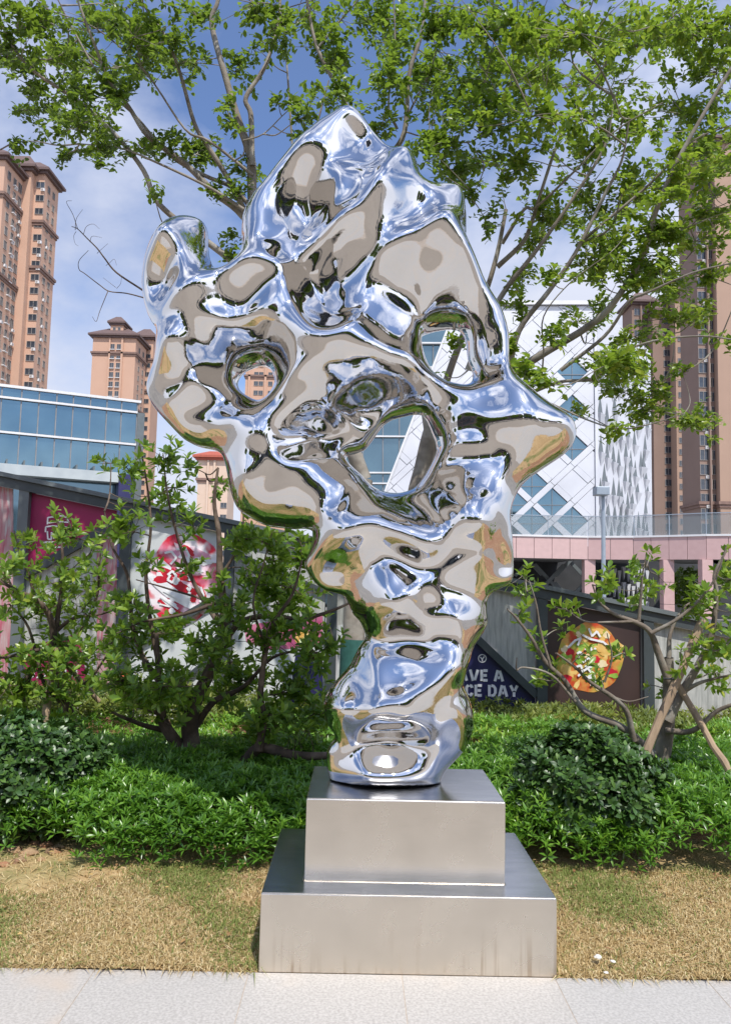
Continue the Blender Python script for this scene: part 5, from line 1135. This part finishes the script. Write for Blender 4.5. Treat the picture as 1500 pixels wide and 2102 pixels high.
b = MB(); q = P(1377, 1393, 5.12); b.tube([q+np.array([-.05,.0,.0]), q+np.array([0,-.06,.004]), q+np.array([.06,.01,-.004])], .006, 5); tag(b.build('tie_band', M['dark'], smooth=True), 'dark tie band around the crossing of stake and right shrub stem', 'band')

# ---- ground cover bed
bed_g = MB(); 
nxg, nyg = 60, 26
def bed_front(x): return 4.40+.10*math.sin(x*1.7+.5)+.06*math.sin(x*4.1)+(.22 if x < -1.5 else 0)*1.0
def bed_z(x, y): return .03+.10*min(1, max(0, (y-4.3)/3.0))+.03*math.sin(x*1.3)*math.sin(y*1.1)
def soft(x, y): return .5+.5*math.sin(x*2.3+1.1*math.sin(y*1.7))*math.sin(y*2.1+.8*math.sin(x*1.3))
xs = np.linspace(-9, 9, nxg+1); ys = np.linspace(4.2, 8.9, nyg+1)
Vg = np.array([(x, y, bed_z(x, y)-.035) for x in xs for y in ys]); ij = np.array([(i*(nyg+1)+j, (i+1)*(nyg+1)+j, (i+1)*(nyg+1)+j+1, i*(nyg+1)+j+1) for i in range(nxg) for j in range(nyg)])
tag(build('planting_bed_soil', Vg, ij, M['soil'], smooth=True), kind='structure')
def cover(nm, cnt, xr, yr, hfun, keep, mat, Ln, Wd, n, tintf, lab, spread=.8, down=True):
    x = rng.uniform(*xr, cnt*3); y = rng.uniform(*yr, cnt*3)
    k = np.array([keep(a, c) for a, c in zip(x, y)]); x, y = x[k][:cnt], y[k][:cnt]
    z = np.array([bed_z(a, c)+hfun(a, c) for a, c in zip(x, y)]); z += rng.normal(0, .025, len(z))
    tips = np.stack([x, y, z], 1); ax = np.array([[0, -.18, 1.]])+rng.normal(0, .33, tips.shape); tint = np.array([tintf(a, c) for a, c in zip(x, y)])
    lv = Leaves(); rosettes(lv, tips, ax, n, Ln, Wd, 1.0, tint, .3)
    if down:
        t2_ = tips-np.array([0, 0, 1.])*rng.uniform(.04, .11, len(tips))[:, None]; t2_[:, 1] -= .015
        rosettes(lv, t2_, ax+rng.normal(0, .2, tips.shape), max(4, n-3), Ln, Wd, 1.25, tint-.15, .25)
    o = lv.build(nm, mat, None, fold=.14, pos=.5, droop=.14); tag(o, kind='stuff'); o['label'] = lab; return o
def plinth_free(x, y): return not (a0-.03 < x < a1+.03 and y < EDGE_Y+.92)
def h_az(x, y):
    e = min(1, max(0, (y-bed_front(x))/.22)); return (.10+.17*e**.6)+.07*soft(x, y)+.035*math.sin(8*x+2*y)*math.sin(9*y+x)+(.05 if x > .9 else 0)
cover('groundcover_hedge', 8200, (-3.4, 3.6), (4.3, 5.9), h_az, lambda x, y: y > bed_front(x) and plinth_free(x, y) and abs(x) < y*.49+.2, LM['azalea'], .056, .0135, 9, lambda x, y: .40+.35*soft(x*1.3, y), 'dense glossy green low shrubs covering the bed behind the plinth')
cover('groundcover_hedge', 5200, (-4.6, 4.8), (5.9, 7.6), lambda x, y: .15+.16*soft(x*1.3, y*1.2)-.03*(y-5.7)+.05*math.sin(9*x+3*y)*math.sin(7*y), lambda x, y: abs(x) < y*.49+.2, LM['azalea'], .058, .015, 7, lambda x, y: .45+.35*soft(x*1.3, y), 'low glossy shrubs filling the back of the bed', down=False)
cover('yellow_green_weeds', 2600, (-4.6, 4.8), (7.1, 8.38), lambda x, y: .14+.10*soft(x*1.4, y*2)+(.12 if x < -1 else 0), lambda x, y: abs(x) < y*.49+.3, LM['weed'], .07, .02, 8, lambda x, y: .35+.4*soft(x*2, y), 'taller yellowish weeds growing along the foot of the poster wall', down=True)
# ---- clipped bushes
def bush(cx_, cy_, top, rx, ry, cnt, Y, label):
    c = P(cx_, cy_, Y); zt = P(cx_, top, Y)[2]; zc = zt*.52; hz_ = zt-zc
    root = empty('round_bush', (c[0], Y, 0), label, 'bush', 'dark glossy round bushes')
    T = Tubes()
    for k in range(9):
        a = k*.7; e = np.array([c[0]+rx*.6*math.cos(a), Y+ry*.6*math.sin(a), zc+hz_*.4]); p_ = smooth_path([(c[0], Y, -.0), (c[0]*.8+e[0]*.2, Y*.8+e[1]*.2, zc*.5), e], 3); T.add(p_, taper(len(p_), .014, .004), 5)
    T.build('stems', M['barkd'], root)
    d = unit(rng.normal(0, 1, (cnt, 3))); d = d[d[:, 2] > -.75]; lump = 1+.10*np.sin(d[:, 0]*7+cx_)*np.sin(d[:, 1]*6+1)+.08*np.sin(d[:, 2]*9+d[:, 0]*5)
    r = lump*rng.uniform(.72, 1.03, len(d))**.6
    tips = np.stack([c[0]+d[:, 0]*rx*r, Y+d[:, 1]*ry*r, zc+d[:, 2]*hz_*r], 1); lv = Leaves()
    rosettes(lv, tips, d+np.array([[0, 0, .5]])+rng.normal(0, .3, d.shape), 6, .050, .025, 1.05, .45, .4)
    o = lv.build('foliage', LM['camellia'], root, fold=.14, droop=.16, rounded=True); o['kind'] = 'stuff'; return root
bush(40, 1600, 1478, .52, .40, 2400, 4.92, 'broad-leaved glossy bush in the left foreground corner of the bed')
bush(-60, 1600, 1490, .4, .4, 700, 4.95, 'glossy bush cut by the left edge of the view')
bush(1205, 1600, 1496, .43, .40, 2900, 4.84, 'dark round glossy bush right of the plinth')
# ---- dry lawn
def lawn_mat():
    m = material('dry_lawn', (.52,.36,.18), (.36,.24,.11), rough=.95, scale=7, bump=.012, bscale=60, c3=(.14,.17,.045), s3=1.4, detail=8); return m
lw_ = []
def lz(x, y): return .012+.035*max(0, min(1, (y-3.4)/.9))+.008*math.sin(5*x)*math.sin(4*y)
xs = np.linspace(-9, 9, 91); ys = np.concatenate([np.linspace(EDGE_Y+.003, 5.0, 22)])
Vg = np.array([yaw((x, y, lz(x, y)-.012)) for x in xs for y in ys]); ny_ = len(ys)
ij = np.array([(i*ny_+j, (i+1)*ny_+j, (i+1)*ny_+j+1, i*ny_+j+1) for i in range(90) for j in range(ny_-1)])
tag(build('lawn_soil', Vg, ij, lawn_mat(), smooth=True), kind='structure')
nb = 190000
x = rng.uniform(-2.35, 2.5, nb); y = EDGE_Y+.008+rng.uniform(0, 1, nb)**1.1*1.4
bare = 1.3*np.sin(x*5.1+1.3)*np.sin(y*7.3+.4)+.6*np.sin(x*11+y*5)
ok = ~((x > a0-.01) & (x < a1+.01)) & (y < np.array([bed_front(v) for v in x])+.08) & (rng.uniform(0, 1, nb) < np.clip(1.05-.38*bare, .22, 1))
ok &= ~((x < -1.2) & (y > 4.12+.10*np.sin(9*x)) & (rng.uniform(0, 1, nb) < .93)); x, y = x[ok], y[ok]; nb = len(x)
green = np.sin(x*2.7+.9)*np.sin(y*3.9+.2)+.7*np.sin(x*6.3+y*3.1)+.45*np.exp(-((x-.55-.165-.35)**2+(y-3.75)**2)/.12)*2+.9*np.exp(-((x+.62)**2+(y-3.7)**2)/.06)
tt = np.where(rng.uniform(0, 1, nb) < np.clip(.14+.38*(green-.45), .03, .85), rng.uniform(.66, 1, nb), rng.uniform(0, .62, nb))
hgt = np.where(tt > .64, rng.uniform(.015, .045, nb), rng.uniform(.008, .03, nb)); ln_ = rng.uniform(0, 1, nb) < .62
an = rng.uniform(0, 6.28, nb); lean = np.where(ln_, rng.uniform(1.5, 4.0, nb), rng.uniform(.1, .9, nb)); dx, dy = np.cos(an), np.sin(an)
z = .012+.035*np.clip((y-3.4)/.9, 0, 1)+.008*np.sin(5*x)*np.sin(4*y)-.014
c_, s_ = math.cos(YAW), math.sin(YAW); ox, oy = .208, EDGE_Y; xr = ox+c_*(x-ox)-s_*(y-oy); yr = oy+s_*(x-ox)+c_*(y-oy); x, y = xr, yr
wv = rng.uniform(.0013, .0030, nb)
sx, sy = -dy*wv, dx*wv
V0 = np.stack([x-sx, y-sy, z], 1); V1 = np.stack([x+sx, y+sy, z], 1); h2 = hgt*.6
mx2, my2 = x+dx*hgt*lean*.5, y+dy*hgt*lean*.5
V2 = np.stack([mx2+sx*.8, my2+sy*.8, z+.004+h2], 1); V3 = np.stack([mx2-sx*.8, my2-sy*.8, z+.004+h2], 1)
V4 = np.stack([x+dx*hgt*lean*1.1, y+dy*hgt*lean*1.1, z+.004+np.where(ln_, h2*.35, hgt)], 1)
VV = np.stack([V0, V1, V2, V3, V4], 1).reshape(-1, 3); k = (np.arange(nb)*5)[:, None]
FF = np.concatenate([k+np.array([[0,1,2]]), k+np.array([[0,2,3]]), k+np.array([[3,2,4]])], 1).reshape(-1, 3)
o = build('dry_grass', VV, FF, LM['grass'], attr=np.repeat(tt, 5)); tag(o, 'short dry straw-coloured grass with green tufts beside the plinth', None, kind='stuff')
# red clods at the bed edge and pale litter on the right lawn
def clod(px, py, r, mat, name, label, cat, group, flat_=.6):
    c = G(px, py, .04); m = bmesh_ico(r, flat_, int(px+py)); V_, F_ = m
    o = build(name, V_+np.array([c[0], c[1], c[2]]), F_, mat, smooth=False); tag(o, label, cat, group)
def bmesh_ico(r, fl, seed):
    import bmesh
    bm = bmesh.new(); bmesh.ops.create_icosphere(bm, subdivisions=3, radius=1.0); rr = np.random.default_rng(seed); ph = rr.uniform(0, 6.28, 6)
    V_ = np.array([v.co[:] for v in bm.verts]); F_ = np.array([[v.index for v in f.verts] for f in bm.faces]); bm.free()
    k = 1+.18*np.sin(3*V_[:, 0]+ph[0])*np.sin(4*V_[:, 1]+ph[1])+.14*np.sin(6*V_[:, 2]+ph[2]+3*V_[:, 0])+.07*rr.normal(0, 1, len(V_))
    k = k+.22*np.abs(np.sin(9*V_[:, 0]+ph[3])*np.sin(8*V_[:, 1]+ph[4])*np.sin(7*V_[:, 2]+ph[5])); V_ = V_*k[:, None]*r*(.62 if r > .03 else 1); V_[:, 2] *= fl*.8; return V_, F_
for i, (px, py, r) in enumerate([(30,1745,.06),(60,1752,.07),(95,1735,.05),(110,1748,.06),(122,1738,.045),(40,1768,.05),(85,1765,.035),(20,1722,.05),(10,1775,.045),(75,1730,.05),(505,1803,.035),(528,1805,.04),(1470,1800,.05),(1490,1806,.04)]):
    clod(px, py, r, M['soil'], 'soil_clod', ['large red clod in the left corner of the bed edge','largest red clod left of the green tuft','red clod at the middle of the left clod heap','pale red clod under the low shrubs at left','small clod at the right end of the left heap','lower red clod of the left heap','small clod just below the left heap','highest clod at the far left edge','clod touching the left edge of the view','red clod squeezed between two bigger ones','small red clod left of the plinth base','red clod touching the left side of the plinth','red clod at the far right bed edge','rightmost red clod at the edge of the view'][i], 'soil clod', 'red soil clods at the bed edge')
paper = material('crumpled_white_paper', (.70,.66,.60), (.62,.58,.52), rough=.8, scale=20)
clod(1226, 1964, .014, paper, 'paper_scrap', 'largest crumpled white scrap on the right lawn', 'litter', 'white litter on the lawn', .5)
clod(1257, 1973, .010, paper, 'paper_scrap', 'middle-sized white scrap on the right lawn, between the other two', 'litter', 'white litter on the lawn', .4)
clod(1243, 1996, .009, paper, 'paper_scrap', 'small flat white scrap nearest to the paving', 'litter', 'white litter on the lawn', .3)
fl_ = Leaves(); nf = 150; fx = rng.uniform(-2.3, 2.5, nf); fy = np.where(rng.uniform(0, 1, nf) < .8, rng.uniform(4.05, 4.6, nf), rng.uniform(EDGE_Y+.02, 4.0, nf))
kk_ = ~((fx > a0-.02) & (fx < a1+.02) & (fy < EDGE_Y+.9) & (fy > EDGE_Y-.03)); fx, fy = fx[kk_], fy[kk_]; nf = len(fx)
fz = np.where(fy < EDGE_Y, .006, .03+.035*np.clip((fy-3.4)/.9, 0, 1)); an_ = rng.uniform(0, 6.28, nf)
fl_.add(np.stack([fx, fy, fz], 1), np.stack([np.cos(an_), np.sin(an_), rng.uniform(-.05, .25, nf)], 1), np.stack([rng.normal(0, .3, nf), rng.normal(0, .3, nf), np.ones(nf)], 1), rng.uniform(.02, .045, nf), rng.uniform(.008, .018, nf), rng.uniform(0, 1, nf))
LM['dead'] = leaf_material('dead_leaf', [(0,(.16,.07,.03)),(.5,(.30,.17,.07)),(1,(.48,.34,.12))], rough=.7, trans=.1, tcol=(.4,.25,.08))
o = fl_.build('fallen_leaves', LM['dead'], None, fold=.3, rounded=True); tag(o, 'small brown fallen leaves scattered on the lawn and along the bed edge', kind='stuff')
# ---- flowers: two lilies' worth of colour in the left bed
def flower(px, py, Y, mat, label):
    c = P(px, py, Y); root = empty('flower', (c[0], c[1], bed_z(c[0], c[1])), label, 'flower', 'small flowers in the bed'); lv = Leaves()
    for k in range(6):
        a = k*1.047; D = np.array([[math.cos(a), -.5, math.sin(a)]]); lv.add(c[None], D, np.array([[0, -1., .1]]), np.array([.042]), np.array([.02]), np.array([.5]))
    lv.build('petals', mat, root); T = Tubes(); T.add([(c[0], c[1]+.02, bed_z(c[0], c[1])-.02), c+np.array([.01, .01, -.1]), c], [.003, .003, .002], 5); T.build('stem', LM['weed'], root)
flower(378, 1427, 6.6, material('yellow_petal', (.75,.42,.03), rough=.5), 'yellow flower above the low shrubs left of the plinth')
flower(256, 1383, 6.6, material('orange_petal', (.75,.14,.04), rough=.5), 'orange-red flower in the bed near the left shrub')
# ================================================================== THE SQUARE BEHIND THE CAMERA (mirrored in the sculpture)
def shop(name, label, x0, x1, y, d, h, mat, nb):
    root = empty(name, ((x0+x1)/2, y, -.004), label, 'building')
    b = MB(); b.box((x0, y-d, -.05), (x1, y, h)); b.build('wall', M[mat], root)
    b = MB(); b.box((x0-.4, y-d-.4, h+.002), (x1+.4, y+.5, h+.5)); b.build('roof_slab', M['band'], root)
    wd_ = (x1-x0)/nb
    for fl in range(int(h//3.6)):
        for k in range(nb):
            b = MB(); b.box((x0+wd_*(k+.12), y+.004, .4+fl*3.6), (x0+wd_*(k+.88), y+.12, 2.9+fl*3.6)); b.build('window', M['winglass'], root)
    return root
shop('shop_building', 'long brown shop building across the square behind the viewpoint, mirrored in the steel', -40, -7, -28, 14, 11.0, 'tower2', 10)
shop('shop_building', 'grey glass-fronted hall across the square, mirrored in the lower folds of the steel', -3, 27, -31, 16, 14.5, 'steel2', 9)
shop('shop_building', 'pale low building at the right end of the square behind the viewpoint', 30, 56, -28, 12, 8.0, 'tan', 7)

def square_tree(x, y, h, r, label):
    root = empty('square_tree', (x, y, -.004), label, 'tree', 'trees round the square behind the viewpoint')
    T = Tubes(); p_ = smooth_path([(x, y, -.05), (x+.1, y, h*.3), (x, y+.1, h*.6), (x+.1, y, h*.9)], 3); T.add(p_, taper(len(p_), .16, .04), 8); T.build('trunk', M['bark'], root)
    n = 900; d = unit(rng.normal(0, 1, (n, 3))); k = (1+.22*np.sin(4*d[:, 0]+x)*np.sin(3*d[:, 2]+y)); rr_ = r*k*rng.uniform(.45, 1, n)**.5
    c = np.stack([x+d[:, 0]*rr_, y+d[:, 1]*rr_, h*.68+d[:, 2]*rr_*.75], 1); lv = Leaves(); rosettes(lv, c, d+rng.normal(0, .4, d.shape), 5, .34, .2, 1.1, .3, .3)
    o = lv.build('crown', LM['tree'], root, fold=.15); o['kind'] = 'stuff'
for x, y, h, r, l in [(-16,-12,6.5,2.6,'round tree at the left side of the square behind the viewpoint'), (-9.5,-14,7.5,3.0,'taller tree left of centre behind the viewpoint'), (-3.5,-16,6.2,2.5,'small tree near the middle of the far side of the square'),
    (3,-15,7.0,2.8,'tree right of centre on the far side of the square'), (9,-13.5,6.4,2.6,'tree right of the middle of the square'), (15,-10,7.2,2.8,'tree at the right side of the square behind the viewpoint'), (22,-6,7,2.6,'tree far to the right of the plinth beside the square'), (-22,-6,7,2.6,'tree far to the left of the plinth beside the square')]:
    square_tree(x, y, h, r, l)
x_, y_ = P(1412, 1200, 46.0)[0], 46.0
root = empty('street_tree', (x_, y_, 0), 'dark tree seen between the pink terrace columns at the right', 'tree'); T = Tubes(); T.add([(x_, y_, -.05), (x_, y_, 1.6)], [.12, .08], 8); T.build('trunk', M['bark'], root)
n = 700; d = unit(rng.normal(0, 1, (n, 3))); rr_ = 1.25*rng.uniform(.4, 1, n)**.5; c = np.stack([x_+d[:, 0]*rr_, y_+d[:, 1]*rr_, 1.75+d[:, 2]*rr_], 1); lv = Leaves(); rosettes(lv, c, d, 5, .16, .08, 1.1, .45, .35); o = lv.build('crown', LM['tree'], root); o['kind'] = 'stuff'
